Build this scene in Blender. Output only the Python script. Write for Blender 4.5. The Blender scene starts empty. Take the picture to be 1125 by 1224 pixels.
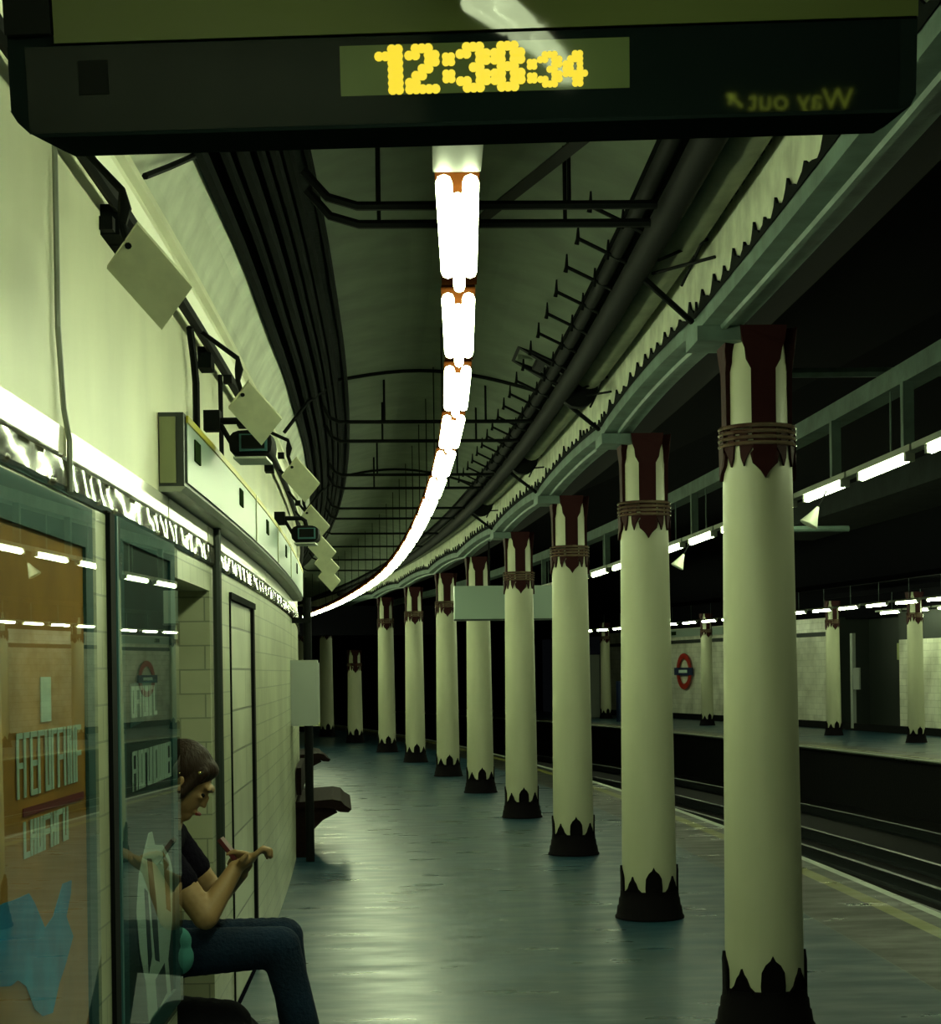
import bpy, bmesh, math, random
from mathutils import Vector, Matrix
random.seed(7)
PI = math.pi
SC = bpy.context.scene
COL = SC.collection

# ------------------------------------------------------------------ camera, world, exposure
cam_d = bpy.data.cameras.new('camera')
cam = bpy.data.objects.new('camera', cam_d); COL.objects.link(cam)
cam.location = (0, 0, 1.5)
cam.rotation_euler = (PI / 2, 0.014, 0)
cam_d.sensor_fit = 'HORIZONTAL'; cam_d.sensor_width = 36.0
cam_d.lens = 64.0
cam_d.shift_y = 190 / 1125
cam_d.clip_end = 500
SC.camera = cam
w = bpy.data.worlds.new('world'); SC.world = w; w.use_nodes = True
w.node_tree.nodes['Background'].inputs[0].default_value = (0.5, 0.6, 0.7, 1)
w.node_tree.nodes['Background'].inputs[1].default_value = 0.003
SC.view_settings.view_transform = 'Standard'
SC.view_settings.look = 'None'
SC.view_settings.gamma = 1
SC.view_settings.use_curve_mapping = False
SC.view_settings.exposure = 0.0
TUBE_COL = (0.84, 1.0, 0.56)
TUBE_STR = 31.0

# ------------------------------------------------------------------ the curve of the platform
R, CX, CY = 165.0, -163.66, 0.5
def P(s, u, h):
    t = s / R
    return Vector((CX + (R + u) * math.cos(t), CY + (R + u) * math.sin(t), h))
def ang(s):            # rotation so that local x = away from the wall, local y = along the platform
    return s / R

# ------------------------------------------------------------------ materials
def rgb(c): return (c[0], c[1], c[2], 1)
def mat(name, col, rough=0.6, metal=0.0, spec=0.5, noise=0.0, nscale=3.0, bump=0.0, bscale=20.0, coat=0.0,
        coat_rough=0.05, col2=None, detail=4, nstretch=None):
    m = bpy.data.materials.new(name); m.use_nodes = True
    nt = m.node_tree; b = nt.nodes['Principled BSDF']
    b.inputs['Base Color'].default_value = rgb(col)
    b.inputs['Roughness'].default_value = rough
    b.inputs['Metallic'].default_value = metal
    b.inputs['Specular IOR Level'].default_value = spec
    if coat:
        b.inputs['Coat Weight'].default_value = coat
        b.inputs['Coat Roughness'].default_value = coat_rough
    tc = nt.nodes.new('ShaderNodeTexCoord')
    src = tc.outputs['Object']
    if nstretch:
        mp = nt.nodes.new('ShaderNodeMapping'); mp.inputs['Scale'].default_value = nstretch
        nt.links.new(src, mp.inputs[0]); src = mp.outputs[0]
    if noise or col2:
        n = nt.nodes.new('ShaderNodeTexNoise'); n.inputs['Scale'].default_value = nscale
        n.inputs['Detail'].default_value = detail
        nt.links.new(src, n.inputs['Vector'])
        r = nt.nodes.new('ShaderNodeValToRGB')
        r.color_ramp.elements[0].position = 0.35; r.color_ramp.elements[1].position = 0.68
        c2 = col2 if col2 else tuple(max(0, c * (1 - noise)) for c in col)
        r.color_ramp.elements[0].color = rgb(c2); r.color_ramp.elements[1].color = rgb(col)
        nt.links.new(n.outputs[0], r.inputs[0]); nt.links.new(r.outputs[0], b.inputs['Base Color'])
    if bump:
        n2 = nt.nodes.new('ShaderNodeTexNoise'); n2.inputs['Scale'].default_value = bscale
        nt.links.new(src, n2.inputs['Vector'])
        bp = nt.nodes.new('ShaderNodeBump'); bp.inputs['Strength'].default_value = bump
        bp.inputs['Distance'].default_value = 0.01
        nt.links.new(n2.outputs[0], bp.inputs['Height']); nt.links.new(bp.outputs[0], b.inputs['Normal'])
    return m
def emit(name, col, strength, base=0.8):
    m = bpy.data.materials.new(name); m.use_nodes = True
    b = m.node_tree.nodes['Principled BSDF']
    b.inputs['Base Color'].default_value = rgb((base, base, base))
    b.inputs['Emission Color'].default_value = rgb(col)
    b.inputs['Emission Strength'].default_value = strength
    return m
def tile_mat(name, col, grout, bw=0.2, rh=0.095, rough=0.25, mortar=0.006, c2=None, coat=0.0, bump=0.3):
    m = bpy.data.materials.new(name); m.use_nodes = True
    nt = m.node_tree; b = nt.nodes['Principled BSDF']
    tc = nt.nodes.new('ShaderNodeTexCoord')
    br = nt.nodes.new('ShaderNodeTexBrick')
    br.inputs['Scale'].default_value = 1.0
    br.inputs['Brick Width'].default_value = bw; br.inputs['Row Height'].default_value = rh
    br.inputs['Mortar Size'].default_value = mortar; br.inputs['Mortar Smooth'].default_value = 0.3
    br.inputs['Color1'].default_value = rgb(col); br.inputs['Color2'].default_value = rgb(c2 or tuple(c * 0.9 for c in col))
    br.inputs['Mortar'].default_value = rgb(grout)
    nt.links.new(tc.outputs['UV'], br.inputs['Vector'])
    n = nt.nodes.new('ShaderNodeTexNoise'); n.inputs['Scale'].default_value = 1.6; n.inputs['Detail'].default_value = 5
    nt.links.new(tc.outputs['Object'], n.inputs['Vector'])
    r = nt.nodes.new('ShaderNodeValToRGB'); r.color_ramp.elements[0].position = 0.3; r.color_ramp.elements[1].position = 0.6
    r.color_ramp.elements[0].color = (0.62, 0.62, 0.58, 1); r.color_ramp.elements[1].color = (1, 1, 1, 1)
    nt.links.new(n.outputs[0], r.inputs[0])
    mx = nt.nodes.new('ShaderNodeMixRGB'); mx.blend_type = 'MULTIPLY'; mx.inputs[0].default_value = 1
    nt.links.new(br.outputs['Color'], mx.inputs[1]); nt.links.new(r.outputs[0], mx.inputs[2])
    nt.links.new(mx.outputs[0], b.inputs['Base Color'])
    b.inputs['Roughness'].default_value = rough
    if coat: b.inputs['Coat Weight'].default_value = coat
    bp = nt.nodes.new('ShaderNodeBump'); bp.inputs['Strength'].default_value = bump; bp.inputs['Distance'].default_value = 0.004
    bp.invert = True
    nt.links.new(br.outputs['Fac'], bp.inputs['Height']); nt.links.new(bp.outputs[0], b.inputs['Normal'])
    return m

M = {}
M['plaster'] = mat('cream wall paint', (0.88, 0.88, 0.66), 0.42, noise=0.16, nscale=2.2, bump=0.15, bscale=6, nstretch=(1, 1, 0.5))
M['cove'] = mat('cream cove paint', (0.62, 0.66, 0.52), 0.6, noise=0.3, nscale=5, bump=0.2)
M['tile'] = tile_mat('cream glazed tile', (0.52, 0.55, 0.37), (0.27, 0.30, 0.21), rough=0.30, mortar=0.0035)
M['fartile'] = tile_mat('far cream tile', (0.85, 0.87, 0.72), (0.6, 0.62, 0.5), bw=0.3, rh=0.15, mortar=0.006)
M['band'] = mat('brown glazed band', (0.055, 0.04, 0.018), 0.12, spec=1.0, coat=1.0, coat_rough=0.07)
M['strip'] = mat('white glazed strip', (0.86, 0.85, 0.68), 0.22, spec=0.8, coat=0.6, coat_rough=0.2)
M['vault'] = mat('grey green vault paint', (0.108, 0.142, 0.094), 0.8, noise=0.3, nscale=4, bump=0.25, bscale=9)
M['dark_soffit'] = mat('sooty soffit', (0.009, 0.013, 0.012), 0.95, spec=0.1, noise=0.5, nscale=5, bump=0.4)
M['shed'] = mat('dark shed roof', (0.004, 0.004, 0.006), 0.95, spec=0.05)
M['black'] = mat('black paint', (0.0035, 0.0045, 0.0045), 0.75, spec=0.12)
M['cable'] = mat('dusty black cable', (0.005, 0.0075, 0.007), 0.95, spec=0.08, noise=0.4, nscale=8)
M['girder'] = mat('grey green girder paint', (0.13, 0.20, 0.17), 0.6, noise=0.4, nscale=6, bump=0.3)
M['web'] = mat('cream web paint', (0.66, 0.70, 0.54), 0.6, noise=0.3, nscale=9, bump=0.3)
M['duct'] = mat('ochre grey duct paint', (0.17, 0.19, 0.12), 0.65, noise=0.35, nscale=6, bump=0.2)
M['column'] = mat('cream column paint', (0.50, 0.52, 0.36), 0.42, noise=0.12, nscale=5, bump=0.12, bscale=14, nstretch=(1, 1, 0.25))
M['red'] = mat('dark red ironwork paint', (0.024, 0.0015, 0.002), 0.7, spec=0.2, bump=0.3, bscale=30)
M['base'] = mat('black plinth paint', (0.003, 0.002, 0.003), 0.8, spec=0.08, bump=0.3, bscale=30)
M['ring'] = mat('collar ring paint', (0.20, 0.15, 0.10), 0.22, spec=0.9, col2=(0.05, 0.015, 0.012), nscale=5)
M['tube'] = emit('lamp tube', TUBE_COL, TUBE_STR)
M['housing'] = mat('brown lamp housing enamel', (0.016, 0.0045, 0.001), 1.0, spec=0.0)  # brown tint paints in the orange glow around the tubes
M['tube_far'] = emit('far lamp tube', TUBE_COL, 55.0)
M['housing_grey'] = mat('grey lamp housing', (0.42, 0.45, 0.38), 0.4)
M['steel'] = mat('galvanised steel', (0.33, 0.36, 0.30), 0.45, metal=0.3, noise=0.2)
M['greybox'] = mat('grey cabinet paint', (0.32, 0.36, 0.32), 0.45)
M['signwhite'] = mat('white enamel sign', (0.28, 0.37, 0.31), 0.35)
M['signedge'] = mat('dark sign edge', (0.02, 0.03, 0.025), 0.4)
M['signend'] = mat('olive sign end', (0.22, 0.24, 0.12), 0.5)
M['yellow'] = mat('yellow line stripe', (0.55, 0.48, 0.03), 0.4)
M['logo'] = mat('dark map symbol', (0.015, 0.03, 0.01), 0.8, spec=0.0)
M['plate'] = mat('cream floodlight shell', (0.62, 0.64, 0.44), 0.5, noise=0.15, nscale=20)
M['wood'] = mat('dark brown bench wood', (0.012, 0.005, 0.004), 0.8, spec=0.1, noise=0.4, nscale=10, nstretch=(4, 1, 4))
M['poster_orange'] = mat('orange poster print', (0.62, 0.27, 0.03), 0.6, noise=0.35, nscale=4)
M['poster_teal'] = mat('teal poster frame', (0.03, 0.12, 0.13), 0.5)
M['poster_navy'] = mat('dark teal poster print', (0.015, 0.055, 0.055), 0.6, noise=0.5, nscale=3)
M['blue'] = mat('blue paint splash print', (0.01, 0.42, 0.80), 0.6, noise=0.4, nscale=6, col2=(0.01, 0.20, 0.45))
M['paper'] = mat('pale lettering print', (0.62, 0.78, 0.70), 0.7)
M['redprint'] = mat('dark red print', (0.20, 0.015, 0.02), 0.6)
M['tanprint'] = mat('tan print', (0.30, 0.20, 0.09), 0.6)
M['roundel_red'] = mat('red roundel enamel', (0.42, 0.03, 0.015), 0.4)
M['roundel_blue'] = mat('blue roundel enamel', (0.015, 0.03, 0.09), 0.4)
M['speaker'] = mat('white loudspeaker shell', (0.7, 0.74, 0.62), 0.4)
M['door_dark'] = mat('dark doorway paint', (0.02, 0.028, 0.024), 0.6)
M['display'] = mat('black display housing', (0.004, 0.007, 0.007), 0.03, spec=0.14)
M['rim'] = mat('matt black display rim', (0.006, 0.010, 0.010), 0.7, spec=0.0)
M['fascia'] = mat('olive display fascia', (0.065, 0.080, 0.028), 0.04, spec=0.2)
M['window'] = mat('olive display window', (0.075, 0.10, 0.042), 0.04, spec=0.2)
M['digit'] = emit('yellow display dots', (1.0, 0.76, 0.03), 0.95, 0.01)
M['wayout'] = emit('yellow way out lettering', (0.7, 0.9, 0.08), 8.0)
M['rail'] = mat('worn rail steel', (0.07, 0.085, 0.09), 0.35, metal=0.8)
M['ballast'] = mat('black ballast', (0.006, 0.006, 0.008), 0.95, noise=0.5, nscale=30, bump=0.8, bscale=30)
M['skin'] = mat('skin', (0.33, 0.20, 0.085), 0.55, noise=0.08, nscale=8)
M['hair'] = mat('dark brown hair', (0.022, 0.011, 0.006), 0.6, spec=0.2, bump=0.5, bscale=90, nstretch=(1, 1, 0.2))
M['shirt'] = mat('black cotton', (0.006, 0.005, 0.010), 1.0, spec=0.05, bump=0.5, bscale=60)
M['jeans'] = mat('dark blue denim', (0.007, 0.020, 0.044), 0.9, spec=0.2, noise=0.4, nscale=9, bump=0.5, bscale=80)
M['teal_cloth'] = mat('teal cloth', (0.05, 0.24, 0.22), 0.8, noise=0.3, nscale=14)
M['phone'] = mat('dark red phone shell', (0.10, 0.015, 0.018), 0.3)
M['clip'] = mat('gold hair clip', (0.9, 0.75, 0.35), 0.12, metal=1.0)
M['shoe'] = mat('black shoe leather', (0.01, 0.01, 0.01), 0.4)
M['notice'] = mat('pale yellow notice', (0.42, 0.48, 0.20), 0.5)

def glass_mat():
    m = bpy.data.materials.new('poster glass'); m.use_nodes = True
    nt = m.node_tree; nt.nodes.clear()
    o = nt.nodes.new('ShaderNodeOutputMaterial'); mx = nt.nodes.new('ShaderNodeMixShader')
    t = nt.nodes.new('ShaderNodeBsdfTransparent'); t.inputs[0].default_value = (0.9, 0.97, 0.93, 1)
    g = nt.nodes.new('ShaderNodeBsdfGlossy'); g.inputs['Roughness'].default_value = 0.01
    lw = nt.nodes.new('ShaderNodeLayerWeight'); lw.inputs[0].default_value = 0.5
    pw = nt.nodes.new('ShaderNodeMath'); pw.operation = 'POWER'; pw.inputs[1].default_value = 3.2
    f = nt.nodes.new('ShaderNodeMath'); f.operation = 'MULTIPLY_ADD'; f.inputs[1].default_value = 0.95; f.inputs[2].default_value = 0.05
    nt.links.new(lw.outputs['Facing'], pw.inputs[0]); nt.links.new(pw.outputs[0], f.inputs[0])
    nt.links.new(f.outputs[0], mx.inputs[0]); nt.links.new(t.outputs[0], mx.inputs[1])
    nt.links.new(g.outputs[0], mx.inputs[2]); nt.links.new(mx.outputs[0], o.inputs[0])
    return m
M['glass'] = glass_mat()

def floor_mat():
    m = bpy.data.materials.new('wet dark platform paving'); m.use_nodes = True
    nt = m.node_tree; b = nt.nodes['Principled BSDF']
    tc = nt.nodes.new('ShaderNodeTexCoord')
    sep = nt.nodes.new('ShaderNodeSeparateXYZ'); nt.links.new(tc.outputs['UV'], sep.inputs[0])   # x = along, y = across (u)
    n = nt.nodes.new('ShaderNodeTexNoise'); n.inputs['Scale'].default_value = 1.3; n.inputs['Detail'].default_value = 6
    nt.links.new(tc.outputs['UV'], n.inputs['Vector'])
    r = nt.nodes.new('ShaderNodeValToRGB'); r.color_ramp.elements[0].position = 0.3; r.color_ramp.elements[1].position = 0.7
    r.color_ramp.elements[0].color = (0.005, 0.030, 0.050, 1); r.color_ramp.elements[1].color = (0.013, 0.050, 0.074, 1)
    nt.links.new(n.outputs[0], r.inputs[0])
    ramp = nt.nodes.new('ShaderNodeValToRGB'); ramp.color_ramp.interpolation = 'CONSTANT'
    # colour bands across the platform: paving, brown coping slabs, yellow line, coping, white edge
    mr = nt.nodes.new('ShaderNodeMapRange'); mr.inputs[1].default_value = 0.0; mr.inputs[2].default_value = 2.0
    nt.links.new(sep.outputs[1], mr.inputs[0]); nt.links.new(mr.outputs[0], ramp.inputs[0])
    els = [(0.0, (0, 0, 0), 0), (0.47, (0.06, 0.075, 0.06), 1), (0.476, (0.017, 0.020, 0.015), 1), (0.715, (0.20, 0.20, 0.045), 1),
           (0.775, (0.018, 0.026, 0.022), 1), (0.838, (0.50, 0.56, 0.48), 1)]
    while len(ramp.color_ramp.elements) < len(els): ramp.color_ramp.elements.new(0.5)
    for e, (p, c, a) in zip(ramp.color_ramp.elements, els):
        e.position = p; e.color = (c[0], c[1], c[2], a)
    mx = nt.nodes.new('ShaderNodeMixRGB')
    nt.links.new(ramp.outputs[1], mx.inputs[0]); nt.links.new(r.outputs[0], mx.inputs[1]); nt.links.new(ramp.outputs[0], mx.inputs[2])
    nt.links.new(mx.outputs[0], b.inputs['Base Color'])
    n3 = nt.nodes.new('ShaderNodeTexNoise'); n3.inputs['Scale'].default_value = 2.5; n3.inputs['Detail'].default_value = 4
    mp = nt.nodes.new('ShaderNodeMapping'); mp.inputs['Scale'].default_value = (2.2, 0.7, 1)
    nt.links.new(tc.outputs['UV'], mp.inputs[0]); nt.links.new(mp.outputs[0], n3.inputs['Vector'])
    rr = nt.nodes.new('ShaderNodeMapRange'); rr.inputs[1].default_value = 0.35; rr.inputs[2].default_value = 0.65
    rr.inputs[3].default_value = 0.27; rr.inputs[4].default_value = 0.42
    nt.links.new(n3.outputs[0], rr.inputs[0]); nt.links.new(rr.outputs[0], b.inputs['Roughness'])
    bp = nt.nodes.new('ShaderNodeBump'); bp.inputs['Strength'].default_value = 0.16; bp.inputs['Distance'].default_value = 0.012
    nt.links.new(n3.outputs[0], bp.inputs['Height']); nt.links.new(bp.outputs[0], b.inputs['Normal'])
    b.inputs['Specular IOR Level'].default_value = 0.5
    return m
M['floor'] = floor_mat()

# ------------------------------------------------------------------ mesh helpers
class MB:
    def __init__(self): self.v = []; self.f = []; self.uv = []
    def quadgrid(self, rows, uvs=None, closed=False):
        b = len(self.v); n = len(rows[0])
        for r in rows: self.v += [tuple(p) for p in r]
        for i in range(len(rows) - 1):
            for j in range(n if closed else n - 1):
                k = (j + 1) % n
                self.f.append((b + i * n + j, b + i * n + k, b + (i + 1) * n + k, b + (i + 1) * n + j))
                self.uv.append([uvs[i][j], uvs[i][k] if k else uvs[i][j], uvs[i + 1][k] if k else uvs[i + 1][j], uvs[i + 1][j]] if uvs else None)
        return b
    def face(self, pts, uv=None):
        b = len(self.v); self.v += [tuple(p) for p in pts]; self.f.append(tuple(range(b, b + len(pts)))); self.uv.append(uv)
    def box(self, c, d, rot=None):
        c = Vector(c); hx, hy, hz = d[0] / 2, d[1] / 2, d[2] / 2
        q = [Vector((x, y, z)) for z in (-hz, hz) for y in (-hy, hy) for x in (-hx, hx)]
        if rot is not None: q = [rot @ p for p in q]
        q = [p + c for p in q]; b = len(self.v); self.v += [tuple(p) for p in q]
        for f in ((0, 2, 3, 1), (4, 5, 7, 6), (0, 1, 5, 4), (2, 6, 7, 3), (0, 4, 6, 2), (1, 3, 7, 5)):
            self.f.append(tuple(b + i for i in f)); self.uv.append(None)
        return self
    def hexa(self, q):     # eight corners, same order as box
        b = len(self.v); self.v += [tuple(p) for p in q]
        for f in ((0, 2, 3, 1), (4, 5, 7, 6), (0, 1, 5, 4), (2, 6, 7, 3), (0, 4, 6, 2), (1, 3, 7, 5)):
            self.f.append(tuple(b + i for i in f)); self.uv.append(None)
        return self
    def tube(self, pts, r, n=8, cap=True):
        pts = [Vector(p) for p in pts]; rr = r if isinstance(r, (list, tuple)) else [r] * len(pts)
        rows = []; up0 = None
        for i, p in enumerate(pts):
            t = (pts[min(i + 1, len(pts) - 1)] - pts[max(i - 1, 0)]).normalized()
            ref = Vector((0, 0, 1)) if abs(t.z) < 0.9 else Vector((1, 0, 0))
            if up0 is None: a = t.cross(ref).normalized()
            else:
                a = up0 - t * up0.dot(t)
                a = a.normalized() if a.length > 1e-6 else t.cross(ref).normalized()
            up0 = a; c = t.cross(a)
            rows.append([p + (a * math.cos(2 * PI * k / n) + c * math.sin(2 * PI * k / n)) * rr[i] for k in range(n)])
        b = self.quadgrid(rows, closed=True)
        if cap:
            self.f.append(tuple(b + k for k in range(n))[::-1]); self.uv.append(None)
            e = b + (len(rows) - 1) * n
            self.f.append(tuple(e + k for k in range(n))); self.uv.append(None)
        return self
    def lathe(self, prof, n=32, c=(0, 0, 0), cap=True):
        rows = [[(c[0] + r * math.cos(2 * PI * k / n), c[1] + r * math.sin(2 * PI * k / n), c[2] + z) for k in range(n)] for r, z in prof]
        b = self.quadgrid(rows, closed=True)
        if cap:
            self.f.append(tuple(b + k for k in range(n))[::-1]); self.uv.append(None)
            e = b + (len(rows) - 1) * n
            self.f.append(tuple(e + k for k in range(n))); self.uv.append(None)
        return self
    def prism(self, poly, depth, place):   # poly in 2D, place(x, z, d) gives the point; front at d=0, back at d=depth
        n = len(poly); b = len(self.v)
        self.v += [tuple(place(x, z, 0)) for x, z in poly] + [tuple(place(x, z, depth)) for x, z in poly]
        self.f.append(tuple(b + i for i in range(n))); self.uv.append(None)
        self.f.append(tuple(b + n + i for i in range(n))[::-1]); self.uv.append(None)
        for i in range(n):
            k = (i + 1) % n
            self.f.append((b + i, b + n + i, b + n + k, b + k)); self.uv.append(None)
        return self
    def loft(self, svals, prof, closed=False, cap=False):     # prof(s) -> [(u, h), ...] swept along the platform curve
        rows = []; uvs = []
        for s in svals:
            pr = prof(s) if callable(prof) else prof
            rows.append([P(s, u, h) for u, h in pr])
            d = 0; q = []
            for i, (u, h) in enumerate(pr):
                if i: d += math.hypot(u - pr[i - 1][0], h - pr[i - 1][1])
                q.append((s, d))
            uvs.append(q)
        b = self.quadgrid(rows, uvs, closed=closed)
        n = len(rows[0])
        if cap:
            self.f.append(tuple(b + k for k in range(n))[::-1]); self.uv.append(None)
            e = b + (len(rows) - 1) * n
            self.f.append(tuple(e + k for k in range(n))); self.uv.append(None)
        return self

def rng(a, b, step):
    n = max(1, int(math.ceil((b - a) / step)))
    return [a + (b - a) * i / n for i in range(n + 1)]

def obj(name, mb, m, parent=None, origin=None, smooth=False, recalc=True):
    me = bpy.data.meshes.new(name)
    o3 = Vector(origin) if origin is not None else Vector((0, 0, 0))
    me.from_pydata([tuple(Vector(p) - o3) for p in mb.v], [], mb.f)
    uvl = me.uv_layers.new(name='UVMap')
    for poly, uv in zip(me.polygons, mb.uv):
        if uv:
            for li, c in zip(poly.loop_indices, uv): uvl.data[li].uv = c
    if recalc:
        bm = bmesh.new(); bm.from_mesh(me)
        bmesh.ops.recalc_face_normals(bm, faces=bm.faces); bm.to_mesh(me); bm.free()
    me.materials.append(m)
    if smooth:
        for p in me.polygons: p.use_smooth = True
        try: me.set_sharp_from_angle(angle=math.radians(40))
        except Exception: pass
    o = bpy.data.objects.new(name, me); COL.objects.link(o)
    o.location = o3
    if parent: o.parent = parent
    return o
def tag(o, label, cat, group=None, kind=None):
    if label: o['label'] = label
    if cat: o['category'] = cat
    if group: o['group'] = group
    if kind: o['kind'] = kind
    return o
def thing(name, label, cat, loc, rotz=0, group=None, rot=None):
    o = bpy.data.objects.new(name, None); COL.objects.link(o)
    o.location = loc; o.rotation_euler = rot if rot else (0, 0, rotz)
    o.empty_display_size = 0.1
    return tag(o, label, cat, group)
def struct(name, mb, m, label=None, **k):
    o = obj(name, mb, m, **k); o['kind'] = 'structure'
    if label: o['label'] = label; o['category'] = name.split('_')[0]
    return o
def dup(root, loc=None, rotz=None, label=None, group=None):
    r = root.copy(); COL.objects.link(r)
    if loc is not None: r.location = loc
    if rotz is not None: r.rotation_euler = (0, 0, rotz)
    if label: r['label'] = label
    if group: r['group'] = group
    for ch in list(root.children):
        c = ch.copy(); COL.objects.link(c); c.parent = r
        for g in list(ch.children):
            d = g.copy(); COL.objects.link(d); d.parent = c
    return r
ORD = ['first', 'second', 'third', 'fourth', 'fifth', 'sixth', 'seventh', 'eighth', 'ninth', 'tenth', 'eleventh', 'twelfth',
       'thirteenth', 'fourteenth', 'fifteenth', 'sixteenth', 'seventeenth', 'eighteenth', 'nineteenth', 'twentieth',
       'twenty-first', 'twenty-second', 'twenty-third', 'twenty-fourth', 'twenty-fifth', 'twenty-sixth', 'twenty-seventh']

# ------------------------------------------------------------------ SETTING: near platform
S0, S1 = -8.0, 60.0
WU = -2.25
mb = MB()
rows = []; uvs = []
for s in rng(S0, S1, 0.5):
    us = [WU, -1.5, -0.8, 0, 0.9, 1.4, 1.75]
    rows.append([P(s, u, 0) for u in us] + [P(s, 1.75, -0.05)])
    uvs.append([(s, u) for u in us] + [(s, 1.60)])
mb.quadgrid(rows, uvs)
# floor of the recess
mb.quadgrid([[P(s, -3.05, 0), P(s, WU, 0)] for s in (5.12, 6.17)], [[(s, -3.05), (s, WU)] for s in (5.12, 6.17)])
struct('floor', mb, M['floor'], 'dark glossy green paved platform with yellow line and white edge', recalc=False)
mb = MB(); mb.loft(rng(S0, 75, 1.0), [(1.75, -0.05), (1.62, -0.08), (1.62, -1.0), (7.9, -1.0), (7.9, -0.08), (7.7, -0.05)])
struct('floor', mb, M['ballast'], 'black trackbed between the two platforms')
mb = MB(); rows = []; uvs = []
for s in rng(12, 75, 1.0):
    us = [11.75, 10.5, 9.0, 8.2, 7.7]
    rows.append([P(s, u, 0) for u in us] + [P(s, 7.7, -0.05)])
    uvs.append([(s, max(0, 9.45 - u)) for u in us] + [(s, 1.6)])
mb.quadgrid(rows, uvs)
struct('floor', mb, M['floor'], 'dark floor of the opposite platform with a pale edge', recalc=False)

# left wall: tiled dado with a recess
def wall_part(mb, s0, s1, h0, h1, u=WU, step=0.5):
    rows = []; uvs = []
    for s in rng(s0, s1, step):
        rows.append([P(s, u, h0), P(s, u, h1)]); uvs.append([(s, h0), (s, h1)])
    mb.quadgrid(rows, uvs)
mb = MB()
RH = 1.83
wall_part(mb, S0, 5.12, 0, 1.93); wall_part(mb, 5.12, 6.17, RH, 1.93); wall_part(mb, 6.17, 6.92, 0, 1.93)
wall_part(mb, 6.92, 8.22, 1.85, 1.93); wall_part(mb, 8.22, S1, 0, 1.93)
for s in (5.12, 6.17):     # jambs
    mb.face([P(s, WU, 0), P(s, -3.05, 0), P(s, -3.05, RH), P(s, WU, RH)], [(0.08, 0), (0.88, 0), (0.88, RH), (0.08, RH)])
mb.face([P(5.12, -3.05, 0), P(6.17, -3.05, 0), P(6.17, -3.05, RH), P(5.12, -3.05, RH)], [(5.12, 0), (6.17, 0), (6.17, RH), (5.12, RH)])
mb.face([P(5.12, WU, RH), P(6.17, WU, RH), P(6.17, -3.05, RH), P(5.12, -3.05, RH)], [(0, 0), (1, 0), (1, .8), (0, .8)])
# door reveal
for s in (6.92, 8.22):
    mb.face([P(s, WU, 0), P(s, WU - 0.12, 0), P(s, WU - 0.12, 1.85), P(s, WU, 1.85)], [(0, 0), (0.12, 0), (0.12, 1.85), (0, 1.85)])
mb.face([P(6.92, WU, 1.85), P(8.22, WU, 1.85), P(8.22, WU - 0.12, 1.85), P(6.92, WU - 0.12, 1.85)])
struct('wall_left', mb, M['tile'], 'cream glazed tile wall along the left side of the platform', recalc=False)
# door leaf (cream) in the wall
def su_box(s0, s1, u0, u1, h0, h1, mb=None):
    mb = mb or MB()
    mb.hexa([P(s0, u0, h0), P(s0, u1, h0), P(s1, u0, h0), P(s1, u1, h0), P(s0, u0, h1), P(s0, u1, h1), P(s1, u0, h1), P(s1, u1, h1)])
    return mb
d1 = thing('door_1', 'cream door with dark edges in the left wall beyond the recess', 'door', P(7.5, WU, 0)); d1['kind'] = 'structure'
def inlocal(o, parent):
    o.matrix_parent_inverse = Matrix.Translation(parent.location).inverted() if parent.rotation_euler[2] == 0 and parent.rotation_euler[0] == 0 else (Matrix.Translation(parent.location) @ parent.rotation_euler.to_matrix().to_4x4()).inverted()
    return o
M['door_cream'] = tile_mat('cream panel tile', (0.56, 0.59, 0.43), (0.16, 0.18, 0.13), bw=1.3, rh=0.19, rough=0.35)
mb = MB()
rows = [[P(s, WU - 0.01, 0.02), P(s, WU - 0.01, 1.83)] for s in (6.95, 8.19)]
mb.quadgrid(rows, [[(s, 0), (s, 1.83)] for s in (6.95, 8.19)])
inlocal(obj('door_panel', mb, M['door_cream'], d1), d1)
mb = su_box(6.92, 6.95, WU - 0.1, WU + 0.006, 0, 1.86); inlocal(obj('jamb', mb, M['cable'], d1), d1)
mb = su_box(8.14, 8.22, WU - 0.1, WU + 0.006, 0, 1.86); inlocal(obj('jamb', mb, M['black'], d1), d1)
mb = su_box(6.92, 8.22, WU - 0.1, WU + 0.012, 1.83, 1.86); inlocal(obj('lintel', mb, M['cable'], d1), d1)

# wavy glazed dark band, white glazed strip, upper wall, cornice, cove
mb = MB(); rows = []; uvs = []
s = S0
svals = rng(-1.0, 26, 0.012)
def wave(s, k):
    return (0.0014 * math.sin(s * 21 + 2.1 * math.sin(s * 5.1) + k * 0.35) + 0.00015 * math.sin(s * 47 + k * 0.8 + math.sin(s * 3.3)) * (1 if k % 2 else -1)
            + 0.0009 * math.sin(s * 34 - k * 0.5))
HB = [1.928, 1.94, 1.952, 1.964, 1.976, 1.988, 2.0, 2.012]
for s in svals:
    rows.append([P(s, WU + 0.012 + (7 - k) * .0006 + (wave(s, k) if 0 < k < 7 else 0) - (0.012 if k in (0, 7) else 0), h) for k, h in enumerate(HB)])
mb.quadgrid(rows)
struct('trim_1', mb, M['band'], 'dark brown glazed wavy tile band full of lamp reflections', smooth=True)
mb = MB(); mb.loft(rng(26, S1, 0.5), [(WU, 1.928), (WU + .008, 1.93), (WU + .008, 2.01), (WU, 2.012)])
struct('trim_2', mb, M['band'])
mb = MB()
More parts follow.
